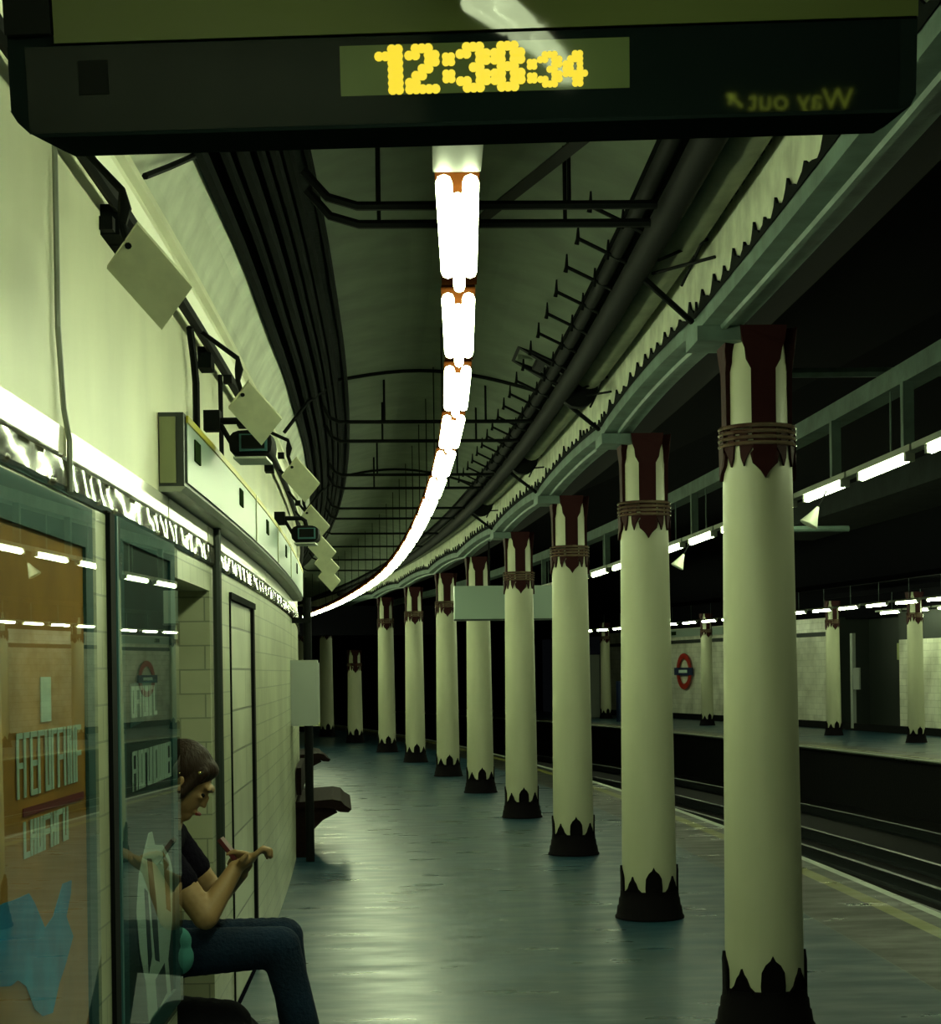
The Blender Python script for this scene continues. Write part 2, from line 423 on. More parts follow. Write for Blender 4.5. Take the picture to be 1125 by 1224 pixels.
for a, b in ((S0, 0.3), (0.33, 1.86), (1.89, 3.42), (3.45, 5.0), (5.03, 6.05), (6.08, 9), (9.03, 12), (12.03, 15), (15.03, 20), (20.03, S1)):
    mb.loft(rng(a, b, 0.5), [(WU, 2.012), (WU + .010, 2.014), (WU + .010, 2.078), (WU, 2.08)], cap=True)
struct('trim_3', mb, M['strip'], 'white glazed strip glaring with lamp reflections above the dark band')
mb = MB(); rows = []; uvs = []
mb.loft(rng(S0, S1, 0.5), [(WU - 0.004, 2.01), (WU - 0.004, 2.085), (WU, 2.085), (WU + 0.0, 2.84)])
struct('wall_left', mb, M['plaster'], 'stained cream painted upper wall')
mb = MB(); mb.loft(rng(S0, S1, 0.5), [(WU, 2.79), (WU + .03, 2.80), (WU + .05, 2.83), (WU + .05, 2.85), (WU + .07, 2.86), (WU + .07, 2.885), (WU + .02, 2.89)])
struct('trim_4', mb, M['plaster'], 'cream cornice moulding at the top of the left wall')
mb = MB(); mb.loft(rng(S0, S1, 0.5), [(WU + .02, 2.87), (WU + .05, 2.98), (WU + .10, 3.08), (WU + .14, 3.13)])
struct('ceiling', mb, M['cove'], 'cream cove strip between cornice and the dark cable zone')
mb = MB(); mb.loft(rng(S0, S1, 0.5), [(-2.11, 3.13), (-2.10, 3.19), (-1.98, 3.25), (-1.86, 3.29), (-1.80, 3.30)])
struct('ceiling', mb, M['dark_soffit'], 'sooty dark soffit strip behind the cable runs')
vp = []
for i in range(13):
    t = i / 12; u = -1.84 + 1.22 * t
    vp.append((u, 3.27 + 0.155 * math.sin(PI * (0.06 + 0.88 * t)) - 0.07 * t))
mb = MB(); mb.loft(rng(S0, S1, 0.5), vp)
struct('ceiling', mb, M['vault'], 'grey green barrel vault over the platform')
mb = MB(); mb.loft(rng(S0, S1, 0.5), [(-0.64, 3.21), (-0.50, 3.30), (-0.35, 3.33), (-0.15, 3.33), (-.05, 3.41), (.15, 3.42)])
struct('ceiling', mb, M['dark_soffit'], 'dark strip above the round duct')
# dark overhead of the train shed and backdrop
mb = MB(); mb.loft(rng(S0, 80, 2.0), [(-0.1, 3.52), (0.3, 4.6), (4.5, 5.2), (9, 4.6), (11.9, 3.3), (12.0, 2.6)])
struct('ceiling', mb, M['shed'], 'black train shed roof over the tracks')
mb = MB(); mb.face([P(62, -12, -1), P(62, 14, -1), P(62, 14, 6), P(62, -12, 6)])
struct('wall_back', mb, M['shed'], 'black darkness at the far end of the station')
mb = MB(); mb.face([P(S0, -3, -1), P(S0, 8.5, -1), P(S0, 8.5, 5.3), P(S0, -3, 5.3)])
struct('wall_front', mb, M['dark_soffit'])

# far wall
mb = MB()
def far_part(s0, s1, h0, h1, m, name, label, u=11.75):
    b = MB(); rows = []; uvs = []
    for s in rng(s0, s1, 1.0):
        rows.append([P(s, u, h0), P(s, u, h1)]); uvs.append([(s, h0), (s, h1)])
    b.quadgrid(rows, uvs); return struct(name, b, m, label)
far_part(36.9, 51.5, 0.0, 2.22, M['fartile'], 'wall_right', 'cream tiled wall of the opposite platform left of the dark doorway')
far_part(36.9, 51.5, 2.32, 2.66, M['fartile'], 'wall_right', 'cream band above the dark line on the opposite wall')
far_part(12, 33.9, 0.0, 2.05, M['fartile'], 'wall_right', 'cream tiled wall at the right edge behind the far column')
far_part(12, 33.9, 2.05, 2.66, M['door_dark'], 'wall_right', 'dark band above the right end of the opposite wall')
mb = MB(); mb.loft(rng(36.9, 51.5, 1), [(11.74, 2.22), (11.70, 2.22), (11.70, 2.32), (11.74, 2.32)]); struct('trim_5', mb, M['door_dark'], 'dark line along the opposite wall')
mb = MB(); mb.loft(rng(12, 51.5, 1), [(11.74, 0), (11.71, 0.0), (11.71, 0.16), (11.74, 0.17)]); struct('baseboard_right', mb, M['black'])
mb = MB(); mb.quadgrid([[P(s, 12.6, 0), P(s, 12.6, 2.7)] for s in (33.5, 37.3)])
mb.face([P(33.9, 11.75, 0), P(33.9, 12.6, 0), P(33.9, 12.6, 2.66), P(33.9, 11.75, 2.66)])
mb.face([P(36.9, 11.75, 0), P(36.9, 12.6, 0), P(36.9, 12.6, 2.66), P(36.9, 11.75, 2.66)])
struct('door_2', mb, M['door_dark'], 'dark open doorway in the opposite wall')
mb = su_box(36.0, 36.12, 11.70, 11.78, 0.05, 2.25); tag(obj('door_post', mb, M['greybox'], origin=P(36.06, 11.74, 0)), 'pale grey post beside the dark doorway on the opposite platform', 'post')
mb = su_box(35.62, 35.9, 11.66, 11.70, 0.95, 1.45)
n_ = thing('wall_notice', 'small pale notice low beside the opposite doorway', 'notice', P(35.76, 11.68, 0.95))
inlocal(obj('notice_board', mb, M['greybox'], n_), n_); 
n_ = thing('wall_notice', 'small yellowish square notice inside the dark opposite doorway', 'notice', P(35.1, 12.55, 1.5))
inlocal(obj('notice_board', su_box(34.95, 35.45, 12.52, 12.58, 1.62, 2.0), M['notice'], n_), n_)

# low dark bridge beam crossing the far end
mb = MB()
q = []
for h in (2.27, 2.86):
    for s in (34.0, 34.6):
        for u in (-2.25, 1.6): q.append(P(s, u, h))
mb.hexa(q)
tag(obj('cross_beam', mb, M['shed'], origin=P(34.3, -0.3, 2.27)), 'low black beam crossing the platform where the lamp chain ends', 'beam')

# ------------------------------------------------------------------ COLUMNS
def leaf_poly(kind):
    if kind == 'tall': return [(-.046, 0), (-.050, .07), (-.046, .125), (-.030, .155), (-.010, .172), (0, .192), (.010, .172), (.030, .155), (.046, .125), (.050, .07), (.046, 0)]
    return [(-.062, 0), (-.055, .045), (-.036, .062), (-.022, .095), (-.009, .112), (0, .135), (.009, .112), (.022, .095), (.036, .062), (.055, .045), (.062, 0)]
def wrap(r, az, out=0.0, tilt=0.0):
    def f(x, z, d):
        a = az + x / r; rr = r + out - d + tilt * z
        return Vector((rr * math.cos(a), rr * math.sin(a), z))
    return f
def wrap_solid(mb, poly, z0, r, az, thick, sub=1):
    # plate with outline poly hugging the cylinder of radius r
    f = wrap(r, az, thick)
    mb.prism([(x, z + z0) for x, z in poly], thick * 1.6, lambda x, z, d: f(x, z, d))
def make_column(label, top=2.90, ring=2.47):
    t = thing('platform_column', label, 'column', (0, 0, 0), 0, 'cast iron columns along the platform')
    k = ring / 2.47
    mb = MB(); mb.lathe([(0.163, 0.10), (0.163, 0.3), (0.158, 0.9 * k), (0.151, 1.6 * k), (0.144, 2.3 * k), (0.143, 2.47 * k), (0.128, 2.475 * k), (0.126, top - .12), (0.118, top)], 40)
    obj('shaft', mb, M['column'], t, smooth=True)
    mb = MB(); mb.lathe([(0.208, 0), (0.208, 0.012), (0.200, 0.02), (0.193, 0.070), (0.187, 0.076), (0.183, 0.118), (0.178, 0.124), (0.174, 0.165), (0.160, 0.170)], 40)
    obj('base', mb, M['base'], t, smooth=True)
    for i in range(8):
        kind = 'tall' if i % 2 == 0 else 'short'
        mb = MB(); az = i * PI / 4
        f = wrap(0.166, az, 0.010)
        poly = leaf_poly(kind)
        mb.prism([(x, z + 0.125) for x, z in poly], 0.014, f)
        obj('base_leaf', mb, M['base'], t)
    for i in range(4):
        z = (2.420 + 0.024 * i) * k
        mb = MB(); n = 36
        rows = []
        for a in range(n + 1):
            th = 2 * PI * a / n
            rows.append([((0.152 + 0.011 * math.cos(b * PI / 4)) * math.cos(th), (0.152 + 0.011 * math.cos(b * PI / 4)) * math.sin(th), z + 0.010 * math.sin(b * PI / 4)) for b in range(8)])
        mb.quadgrid(rows, closed=True)
        obj('collar_ring', mb, M['ring'], t, smooth=True)
    for i in range(4):
        az = i * PI / 2
        # strap above the collar, flaring into a bracket under the girder
        zb = ring - 0.03; mb = MB()
        H = top - zb
        pl = [(-.046, 0), (.046, 0), (.046, H * .62), (.062, H * .70), (.064, H * .80), (.072, H * .86), (.074, H), (-.074, H), (-.072, H * .86), (-.064, H * .80), (-.062, H * .70), (-.046, H * .62)]
        f = wrap(0.130, az, 0.0)
        def place(x, z, d, az=az, H=H):
            fl = 0.018 + (0.035 * max(0, (z / H - .60) / .4) ** 0.8 if z / H > .60 else 0)
            rr = 0.128 + (fl if d == 0 else -0.012)
            a = az + x / 0.13
            return Vector((rr * math.cos(a), rr * math.sin(a), zb + z))
        mb.prism(pl, 1, place)
        obj('strap', mb, M['red'], t)
        # pendant below the collar
        mb = MB()
        f = wrap(0.144, az, 0.016)
        mb.prism([(-.044, .07), (-.044, -.02), (-.056, -.035), (-.048, -.075), (-.018, -.105), (0, -.135), (.018, -.105), (.048, -.075), (.056, -.035), (.044, -.02), (.044, .07)][::-1], 0.022, lambda x, z, d: f(x, z + ring - 0.06, d))
        obj('pendant', mb, M['red'], t)
        # small pointed lappet with arched line between the pendants
        for sgn in (-1, 1):
            mb = MB(); a2 = az + sgn * 0.58
            f2 = wrap(0.1445, a2, 0.010)
            zz = ring - 0.06
            pl = [(-.016, .06), (-.016, -.01), (-.012, -.05), (0, -.085), (.014, -.045), (.034, -.012), (.050, -.010), (.050, -.001), (.030, .0), (.016, .012), (.016, .06)]
            pl = [(-x * sgn if sgn > 0 else x * 1.0, z) for x, z in pl]
            mb.prism(pl, 0.014, lambda x, z, d: f2(x, z + zz, d))
            obj('lappet', mb, M['red'], t)
    return t
COLS = [3.1, 6.5, 9.6, 13.12, 16.6, 20.2, 23.55, 27.4, 31.1, 35.6, 39.5, 43.2, 46.9]
c0 = make_column('cream iron column at the right, nearest and largest of the row')
c0.location = P(COLS[1], 0, 0); c0.rotation_euler = (0, 0, ang(COLS[1]))
for i, s in enumerate(COLS):
    if i in (1, 9): continue
    lab = 'cream iron column, %s in the row counted from the nearest' % ORD[i - 1] if i else 'cream iron column just outside the right edge of the view'
    dup(c0, P(s, 0.0 if s < 38 else -.05, 0), ang(s), lab)
clow = make_column('short shadowed column with its red collar at low height, ninth in the row', top=1.98, ring=1.68)
clow.location = P(35.6, 0, 0); clow.rotation_euler = (0, 0, ang(35.6)); clow['group'] = 'cast iron columns along the platform'
FC = [(26.4, 'outside the right edge'), (30.1, 'bright, standing at the right edge'), (33.8, 'in shadow, beside the dark doorway'), (37.4, 'hidden behind the nearest column'), (40.9, 'in front of the tiled wall right of the roundel'), (44.5, 'left of the roundel'), (48.1, 'farthest of the opposite row')]
for s, w_ in FC:
    dup(c0, P(s, 10.15, 0), ang(s), 'column on the opposite platform, ' + w_, 'columns on the opposite platform')

# ------------------------------------------------------------------ GIRDERS over the columns
def girder(s0, s1, label):
    t = thing('arched_girder', label, 'girder', P(s0, 0, 2.9), 0, 'girder spans over the column row')
    span = s1 - s0
    def rise(s): return 0.05 * max(0.0, math.sin(PI * (s - s0) / span)) ** 0.7 if s0 > 0 else 0.0
    sv = rng(s0, s1, 0.15)
    mb = MB()
    mb.loft(sv, lambda s: [(-.25, 2.90 + rise(s)), (-.175, 2.90 + rise(s)), (-.17, 2.885 + rise(s)), (-.15, 2.885 + rise(s)), (-.145, 2.90 + rise(s)), (-.08, 2.90 + rise(s)), (-.08, 2.96 + rise(s)), (-.16, 2.97 + rise(s)), (-.25, 2.96 + rise(s))], closed=True, cap=True)
    inlocal(obj('flange', mb, M['girder'], t), t)
    mb = MB(); mb.loft(sv, lambda s: [(-.245, 2.955 + rise(s)), (-.20, 2.955 + rise(s)), (-.20, 3.285), (-.245, 3.285)], closed=True, cap=True)
    inlocal(obj('web', mb, M['web'], t), t)
    mb = MB(); tt = []; s = s0
    while s < s1 - .01:
        tt += [(s, 3.262), (s + .045, 3.262), (s + .05, 3.232), (s + .095, 3.232), (s + .10, 3.262)]; s += .115
    tt = [q_ for q_ in tt if q_[0] < s1] + [(s1, 3.262)]
    mb.quadgrid([[P(a, -.262, h), P(a, -.262, 3.285), P(a, -.246, 3.285), P(a, -.246, h)] for a, h in tt], closed=True)
    inlocal(obj('toothed_trim', mb, M['black'], t), t)
    mb = MB(); mb.loft(sv, [(-.078, 3.00), (.14, 3.00), (.14, 3.40), (-.078, 3.40)], closed=True, cap=True)
    inlocal(obj('outer_beam', mb, M['black'], t), t)
    mb = MB(); s = s0
    tops = []
    while s < s1 - 0.01:
        L = random.uniform(0.16, 0.30); e = min(s1, s + L)
        hh = random.uniform(0.025, 0.07)
        tops += [(s, 0.008), (s + (e - s) * .25, 0.012 + hh * .3), (s + (e - s) * .45, .012 + hh * .45), (s + (e - s) * .62, hh + 0.015), (s + (e - s) * .72, hh * .75), (s + (e - s) * .85, 0.02)]
        s = e
    tops.append((s1, 0.008))
    for uu in (-.257, -.247):
        mb.quadgrid([[P(a, uu, 2.955 + rise(a)), P(a, uu, 2.965 + rise(a) + h)] for a, h in tops])
    mb.quadgrid([[P(a, -.257, 2.965 + rise(a) + h), P(a, -.247, 2.965 + rise(a) + h)] for a, h in tops])
    inlocal(obj('cresting', mb, M['cable'], t, recalc=False), t)
    return t
gs = [-4.0] + COLS[1:]
for i in range(len(gs) - 1):
    if i == 0: lab = 'girder span nearest the camera, rising to the top right over the nearest column'
    else: lab = 'girder span between the %s and %s columns of the row' % (ORD[i - 1], ORD[i])
    girder(gs[i], gs[i + 1], lab)

# longitudinal pipes in the ceiling
def run(name, label, cat, s0, s1, u, h, r, m, group=None, n=10, step=0.5, sag=0.0):
    pts = [P(s, u, h + (sag * math.sin(s * 2.3) if sag else 0)) for s in rng(s0, s1, step)]
    return tag(obj(name, MB().tube(pts, r, n), m, origin=pts[0], smooth=True), label, cat, group)
run('ceiling_pipe', 'thick black pipe along the right side of the vault', 'pipe', S0, 33.9, -0.53, 3.105, 0.052, M['black'])
run('ceiling_pipe', 'second black pipe tucked above the thick pipe at the vault edge', 'pipe', S0, 33.9, -0.61, 3.17, 0.030, M['black'])
run('round_duct', 'ochre grey round duct running beside the cream girder web', 'duct', S0, 33.9, -0.365, 3.215, 0.085, M['duct'], n=16)
run('ceiling_cable', 'black cable between the round duct and the cream girder web', 'cable', S0, 33.9, -0.268, 3.295, 0.016, M['black'])
cg = 'cables bundled along the left of the vault'
spots = [(-2.09, 3.13, .024, 'thick cable at the left edge of the dark bundle, beside the cream cove'), (-2.03, 3.17, .018, 'second cable from the left in the dark bundle'),
         (-1.98, 3.19, .024, 'third cable from the left in the dark bundle'), (-1.93, 3.22, .016, 'fourth cable from the left in the dark bundle'),
         (-1.89, 3.235, .018, 'fifth cable from the left in the dark bundle'), (-1.85, 3.255, .020, 'sixth cable from the left in the dark bundle'),
         (-1.79, 3.285, .014, 'thin cable at the right edge of the dark bundle, against the vault')]
for u, h, r, lab in spots:
    run('ceiling_cable', lab, 'cable', S0, 33.9, u, h, r, M['cable'], cg, n=6, sag=0.006)
# thin run beside the lamp chain on the vault
for k, (u, lab) in enumerate(((-1.36, 'thin cable clipped to the vault left of the lamp chain'), (-1.40, 'thin cable on the vault, outer one left of the lamps'))):
    run('ceiling_cable', lab, 'cable', 9.5, 33.9, u, 3.40, .010, M['cable'], n=5)

# transverse conduits and arched conduit
hconds = [(5.22, 3.08), (5.38, 3.06), (10.3, 3.1), (11.2, 3.1), (13.2, 3.1), (14.2, 3.1), (16.0, 3.1), (17.1, 3.1), (19.0, 3.1), (21.0, 3.1), (23.5, 3.1), (26, 3.1)]
for i, (s, h) in enumerate(hconds):
    a = P(s, -1.95 if s > 6 else -1.80, h + 0.12); b = P(s, -0.60, h + 0.06)
    pts = [a, P(s, (-1.9 if s > 6 else -1.72), h + 0.03), P(s, (-1.84 if s > 6 else -1.62), h), P(s, -1.2, h), P(s, -0.60, h)]
    lab = 'thin black conduit crossing the vault, %s from the clock sign' % ORD[i]
    t = thing('cross_conduit', lab, 'conduit', P(s, -1.2, h), 0, 'conduits crossing the vault')
    inlocal(obj('conduit_pipe', MB().tube(pts, 0.013 if s > 6 else 0.016, 6), M['black'], t, smooth=True), t)
    if s < 15:
        for uu in (-1.55, -0.9):
            inlocal(obj('hanger', MB().tube([P(s, uu, h), P(s, uu, 3.41)], 0.008, 6), M['black'], t), t)
for s, lab in ((10.0, 'arched black conduit hugging the vault, nearer one'), (15.1, 'arched black conduit hugging the vault, farther one')):
    pts = [P(s - 0.2 + 0.2 * math.sin(PI * i / 12), u, min(h, 3.43) - 0.02) for i, (u, h) in enumerate(vp)]
    pts = [P(s - .3, -2.16, 2.95), P(s - .25, -2.02, 3.14)] + pts
    tag(obj('arched_conduit', MB().tube(pts, 0.012, 6), M['black'], origin=pts[4], smooth=True), lab, 'conduit', 'arched conduits on the vault')
tag(obj('cove_conduit', MB().tube([P(4.25, -2.18, 2.9), P(4.5, -2.15, 3.0), P(4.8, -2.10, 3.13)], 0.010, 6), M['black'], origin=P(4.5, -2.15, 3.0)), 'short thin black conduit crossing the cream cove near the clock sign', 'conduit')
# diagonal brace near the first lamp
a, b = Vector((0.36, 5.2, 3.14)), Vector((0.075, 6.5, 3.26))
dv = (b - a).normalized()
mb = MB(); mb.tube([a - dv * .3, b], 0.026, 4)
tag(obj('diagonal_brace', mb, M['black'], origin=a), 'flat black diagonal brace running down to the nearest lamp', 'brace')

# cable brackets along the right of the vault
def make_bracket():
    t = thing('cable_bracket', '', 'bracket', (0, 0, 0), 0, 'cable brackets on the right of the vault')
    obj('arm', MB().tube([(-.775, 0, 3.225), (-.66, .0, 3.168), (-.56, 0, 3.115)], 0.008, 6), M['black'], t)
    for x, z in ((-.77, 3.222), (-.65, 3.162)):
        obj('clip', MB().tube([(x - .004, 0.01, z - .02), (x, 0, z), (x + .002, 0, z + .055)], [.011, .009, .004], 6), M['black'], t)
    return t
br = make_bracket()
s = 5.75; i = 0
while s < 15:
    lab = 'thin hooked cable bracket on the right of the vault, %s from the clock sign' % ORD[i]
    if i == 0: br.location = P(s, 0, 0) ; br.rotation_euler = (0, 0, ang(s)); br['label'] = lab
    else: dup(br, P(s, 0, 0), ang(s), lab)
    i += 1; s += 0.47
# perforated junction frame
t = thing('cable_tray', 'rectangular black frame with a round opening on the vault', 'frame', P(9.1, -.75, 3.3))
mb = MB()
for u0, u1, s0_, s1_ in ((-.86, -.50, 8.85, 8.90), (-.86, -.50, 9.25, 9.30), (-.86, -.80, 8.85, 9.30), (-.56, -.50, 8.85, 9.30), (-.70, -.66, 8.85, 9.3)):
    def hh(u): return 3.36 - (u + .86) * 0.62
    mb.hexa([P(s0_, u0, hh(u0) - .03), P(s0_, u1, hh(u1) - .03), P(s1_, u0, hh(u0) - .03), P(s1_, u1, hh(u1) - .03), P(s0_, u0, hh(u0)), P(s0_, u1, hh(u1)), P(s1_, u0, hh(u0)), P(s1_, u1, hh(u1))])
inlocal(obj('frame_bars', mb, M['black'], t), t)
mb = MB(); c = P(9.07, -.755, 3.285); mb.tube([c + Vector((0, 0, .02)), c + Vector((0, 0, -.02))], 0.045, 16)
inlocal(obj('round_box', mb, M['vault'], t), t)

# stays over the column heads
for i in (1, 2, 3, 4):
    s = COLS[i]
    t = thing('pipe_stay', 'crossed black stay rods above the %s column head' % ORD[i - 1], 'bracket', P(s, -.2, 3.2), 0, 'stay rods over the column heads')
    for n_, (a, b, r) in enumerate((((s - .25, -.56, 3.12), (s - .02, -.27, 2.94), .013), ((s - .5, -.48, 3.08), (s - .35, -.262, 3.20), .007), ((s - .25, -.35, 3.04), (s - .6, -.29, 3.20), .007), ((s - .2, -.46, 3.10), (s - .55, -.27, 3.08), .007))):
        inlocal(obj('rod', MB().tube([P(*a), P(*b)], r, 6), M['black'], t), t)
    mb = su_box(s - .14, s + .14, -.27, -.08, 2.84, 2.90)
    inlocal(obj('bearing', mb, M['girder'], t), t)
# pipe collar clamps on the thick pipe
for k, s in enumerate((9.3, 12.6, 16.1)):
    mb = MB(); mb.tube([P(s - .04, -.43, 3.14), P(s + .04, -.43, 3.14)], 0.115, 16)
    tag(obj('pipe_clamp', mb, M['black'], origin=P(s, -.43, 3.14), smooth=True), 'round black clamp around the ceiling pipes, %s from the camera' % ORD[k], 'clamp', 'clamps around the ceiling pipes')

# ------------------------------------------------------------------ LAMPS
def make_lamp():
    t = thing('twin_tube_lamp', '', 'lamp', (0, 0, 0), 0, 'overhead chain of twin tube lamps')
    mb = MB()
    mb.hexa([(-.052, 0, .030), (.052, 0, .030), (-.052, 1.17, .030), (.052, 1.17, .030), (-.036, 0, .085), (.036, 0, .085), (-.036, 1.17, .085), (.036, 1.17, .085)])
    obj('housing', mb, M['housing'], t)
    for x in (-.031, .031): obj('tube', MB().tube([(x, 0.02, 0), (x, .88, 0)], 0.0195, 8), M['tube'], t, smooth=True)
    obj('tube', MB().tube([(0, 0.14, -.004), (0, 1.05, -.004)], 0.0165, 8), M['tube'], t, smooth=True)
    obj('hanging_rod', MB().tube([(0, 0.55, .085), (0, .55, .79)], 0.004, 6), M['black'], t)
    return t
LH = 2.625; LU = -1.275
def lamp_u(s):
    kk = [(-10, -1.34), (3.3, -1.322), (4.5, -1.30), (5.8, -1.27), (7.0, -1.25), (8.3, -1.245), (12, -1.25), (19, -1.235), (24, -1.27), (34, -1.30)]
    for (a, ua), (b, ub) in zip(kk, kk[1:]):
        if a <= s <= b: return ua + (ub - ua) * (s - a) / (b - a)
    return kk[-1][1]
lamp = make_lamp()
PITCH = 1.213
k = 0
for j in range(-8, 25):
    s = 3.36 + j * PITCH
    if -0.5 < s - 1.0 < 0: pass
    if j < 0: lab = 'twin tube lamp of the overhead chain hidden behind the clock sign or the viewpoint'
    else:
        lab = ('nearest and largest lamp, directly below the clock sign' if j == 0 else 'twin tube lamp, %s of the overhead chain counted from the clock sign' % ORD[j])
    loc = P(s, lamp_u(s), LH); rzl = ang(s) - (lamp_u(s + 1.1) - lamp_u(s)) / 1.1
    hc = 3.42
    if j == -8: lamp.location = loc; lamp.rotation_euler = (0, 0, rzl); lamp['label'] = lab
    elif s < 1.9 or s > 2.9: dup(lamp, loc, rzl, lab)
hl = dup(lamp, P(2.50, lamp_u(2.5), LH), ang(2.5), 'short twin tube lamp hidden directly behind the clock sign'); hl.scale = (1, .5, 1)
# grey cap at the near end of the first visible lamp
tag(obj('lamp_end_cap', MB().box(P(3.20, -1.322, LH + .045), (.110, .26, .07), Matrix.Rotation(ang(3.3), 3, 'Z')), M['housing_grey'], origin=P(3.30, -1.322, LH)), 'grey end box closing the lamp chain just below the clock sign', 'box')

def make_single():
    t = thing('tube_lamp', '', 'lamp', (0, 0, 0), 0, 'single tube lamps along the platform edge')
    obj('tray', MB().box((0, .6, .045), (.07, 1.22, .035)), M['steel'], t)
    obj('tube', MB().tube([(0, .12, 0), (0, .98, 0)], 0.022, 8), M['tube'], t, smooth=True)
    obj('hanging_rod', MB().tube([(0.04, .55, .06), (0.04, .55, .435)], .006, 6), M['girder'], t)
    for y in (.1, 1.0): obj('holder', MB().box((0, y, .012), (.05, .04, .06)), M['steel'], t)
    return t
sl = make_single()
s = 5.86; i = 0
while s < 27:
    lab = 'single tube lamp above the platform edge, %s from the right edge of the view' % ORD[i]
    if i == 0: sl.location = P(s, 1.25, 2.61); sl.rotation_euler = (0, 0, ang(s)); sl['label'] = lab
    else: dup(sl, P(s, 1.25, 2.61), ang(s), lab)
    i += 1; s += 1.235
fl = make_single(); fl['label'] = 'tube lamp over the opposite platform edge, first from the right'; fl['group'] = 'tube lamps over the opposite platform edge'
for c_ in fl.children:
    if c_.name.startswith('tube'): c_.data.materials.clear(); c_.data.materials.append(M['tube_far'])
fl.location = P(26.1, 8.9, 2.61); fl.rotation_euler = (0, 0, ang(26.1))
s = 27.335; i = 1
while s < 46:
    dup(fl, P(s, 8.9, 2.61), ang(s), 'tube lamp over the opposite platform edge, %s from the right' % ORD[i], 'tube lamps over the opposite platform edge'); i += 1; s += 1.235
s = 24.9 ; i = 0
while s < 33.4:
    dup(fl, P(s, 11.0, 2.61), ang(s), 'tube lamp near the opposite wall behind the far columns, %s from the right' % ORD[i], 'tube lamps near the opposite wall'); i += 1; s += 1.235
# steel beam and hangers over the edge lamps
t = thing('service_beam', 'long grey green beam above the platform edge lamps', 'beam', P(4, 1.32, 3.05))
mb = MB(); mb.loft(rng(4, 40, .5), [(1.26, 3.04), (1.40, 3.04), (1.40, 3.15), (1.26, 3.15)], closed=True, cap=True)
inlocal(obj('beam', mb, M['girder'], t), t)
for u_, a_, b_, lab in ((8.97, 20, 48, 'dark beam above the opposite platform edge lamps'), (11.07, 20, 36, 'dark beam above the lamps near the opposite wall')):
    mb = MB(); mb.loft(rng(a_, b_, .5), [(u_ - .05, 3.04), (u_ + .05, 3.04), (u_ + .05, 3.14), (u_ - .05, 3.14)], closed=True, cap=True)
    tag(obj('service_beam', mb, M['shed'], origin=P(a_, u_, 3.04)), lab, 'beam')
s = 7.1
while s < 26:
    inlocal(obj('hanger', su_box(s, s + .05, 1.25, 1.31, 2.67, 3.04), M['girder'], t), t); s += 1.42
t = thing('roof_strut', 'faint grey strut crossing high over the tracks at the right', 'beam', P(13, 3, 4.2))
inlocal(obj('strut', MB().tube([P(13.5, 1.6, 3.95), P(15.0, 2.2, 4.25), P(15.2, 7.5, 4.35)], 0.05, 6), M['girder'], t), t)
t = thing('roof_duct', 'grey green trough hanging over the tracks behind the edge lamps', 'duct', P(14, 2.6, 2.7))
mb = MB(); mb.loft(rng(9.5, 16, .5), [(2.2, 2.76), (2.9, 2.76), (2.9, 2.95), (2.2, 2.95)], closed=True, cap=True)
inlocal(obj('trough', mb, M['dark_soffit'], t), t)
t = thing('roof_duct', 'pale pipe stub level with the edge lamps right of the nearest column', 'duct', P(11.6, 1.5, 2.5))
inlocal(obj('pipe', MB().tube([P(11.6, 1.35, 2.50), P(11.6, 1.85, 2.50)], 0.022, 8), M['girder'], t), t)
# conical loudspeakers
def make_cone(label, loc, rz):
    t = thing('loudspeaker', label, 'loudspeaker', loc, rz, 'cone loudspeakers over the platform edge')
    obj('cone', MB().lathe([(0.055, -.09), (0.06, -.085), (0.035, -.03), (0.012, .03), (.008, .04)], 20), M['speaker'], t, smooth=True)
    obj('stem', MB().tube([(0, 0, .04), (0, 0, .20)], .006, 6), M['black'], t)
    return t
k1 = make_cone('white cone loudspeaker at right below the edge lamps', P(10.0, 1.155, 2.47), 0)
k2 = make_cone('white cone loudspeaker between the nearest and second columns', P(14.2, 1.155, 2.47), 0)
for kk in (k1, k2): kk.rotation_euler = (0.0, 0.5, 0)

# ------------------------------------------------------------------ LEFT WALL FITTINGS
t = thing('conduit', 'vertical thin conduit running down the bright upper wall at left', 'conduit', P(3.43, WU, 0))
inlocal(obj('conduit_pipe', MB().tube([P(3.36, WU + .012, 2.84), P(3.37, WU + .012, 2.3), P(3.42, WU + .012, 2.12), P(3.44, WU + .02, 2.05), P(3.44, WU + .02, 1.93)], 0.007, 6), M['steel'], t), t)
t = thing('conduit', 'dark conduit running down the wall between recess and door', 'conduit', P(6.3, WU, 0))
inlocal(obj('conduit_pipe', MB().tube([P(6.27, WU + .02, 2.12), P(6.27, WU + .02, 0.6)], 0.018, 8), M['signedge'], t, smooth=True), t)
t = thing('downpipe', 'dark downpipe on the wall beside the grey cabinet', 'pipe', P(13.0, -2.14, 0))
inlocal(obj('pipe', MB().tube([P(13.0, -2.13, 0.0), P(13.0, -2.13, 2.1)], 0.035, 10), M['black'], t, smooth=True), t)
inlocal(obj('pipe_clip', su_box(12.96, 13.04, -2.25, -2.10, 1.9, 1.94), M['black'], t), t)
run('wall_pipe', 'black pipe running under the cornice above the floodlights', 'pipe', 2.4, 22, WU + .05, 2.735, 0.020, M['black'], n=8)
for k, s in enumerate((3.95, 4.05, 5.9, 7.4, 9.2)):
    mb = su_box(s, s + .12, WU, WU + .05, 2.66, 2.74)
    tag(obj('junction_box', mb, M['cable'], origin=P(s, WU, 2.7)), 'small dark junction box under the cornice pipe, %s from the left' % ORD[k], 'junction box', 'junction boxes under the cornice')
t = thing('wall_cable', 'black cable hanging from the cornice pipe down to the camera arm', 'cable', P(5.72, WU, 2.3))
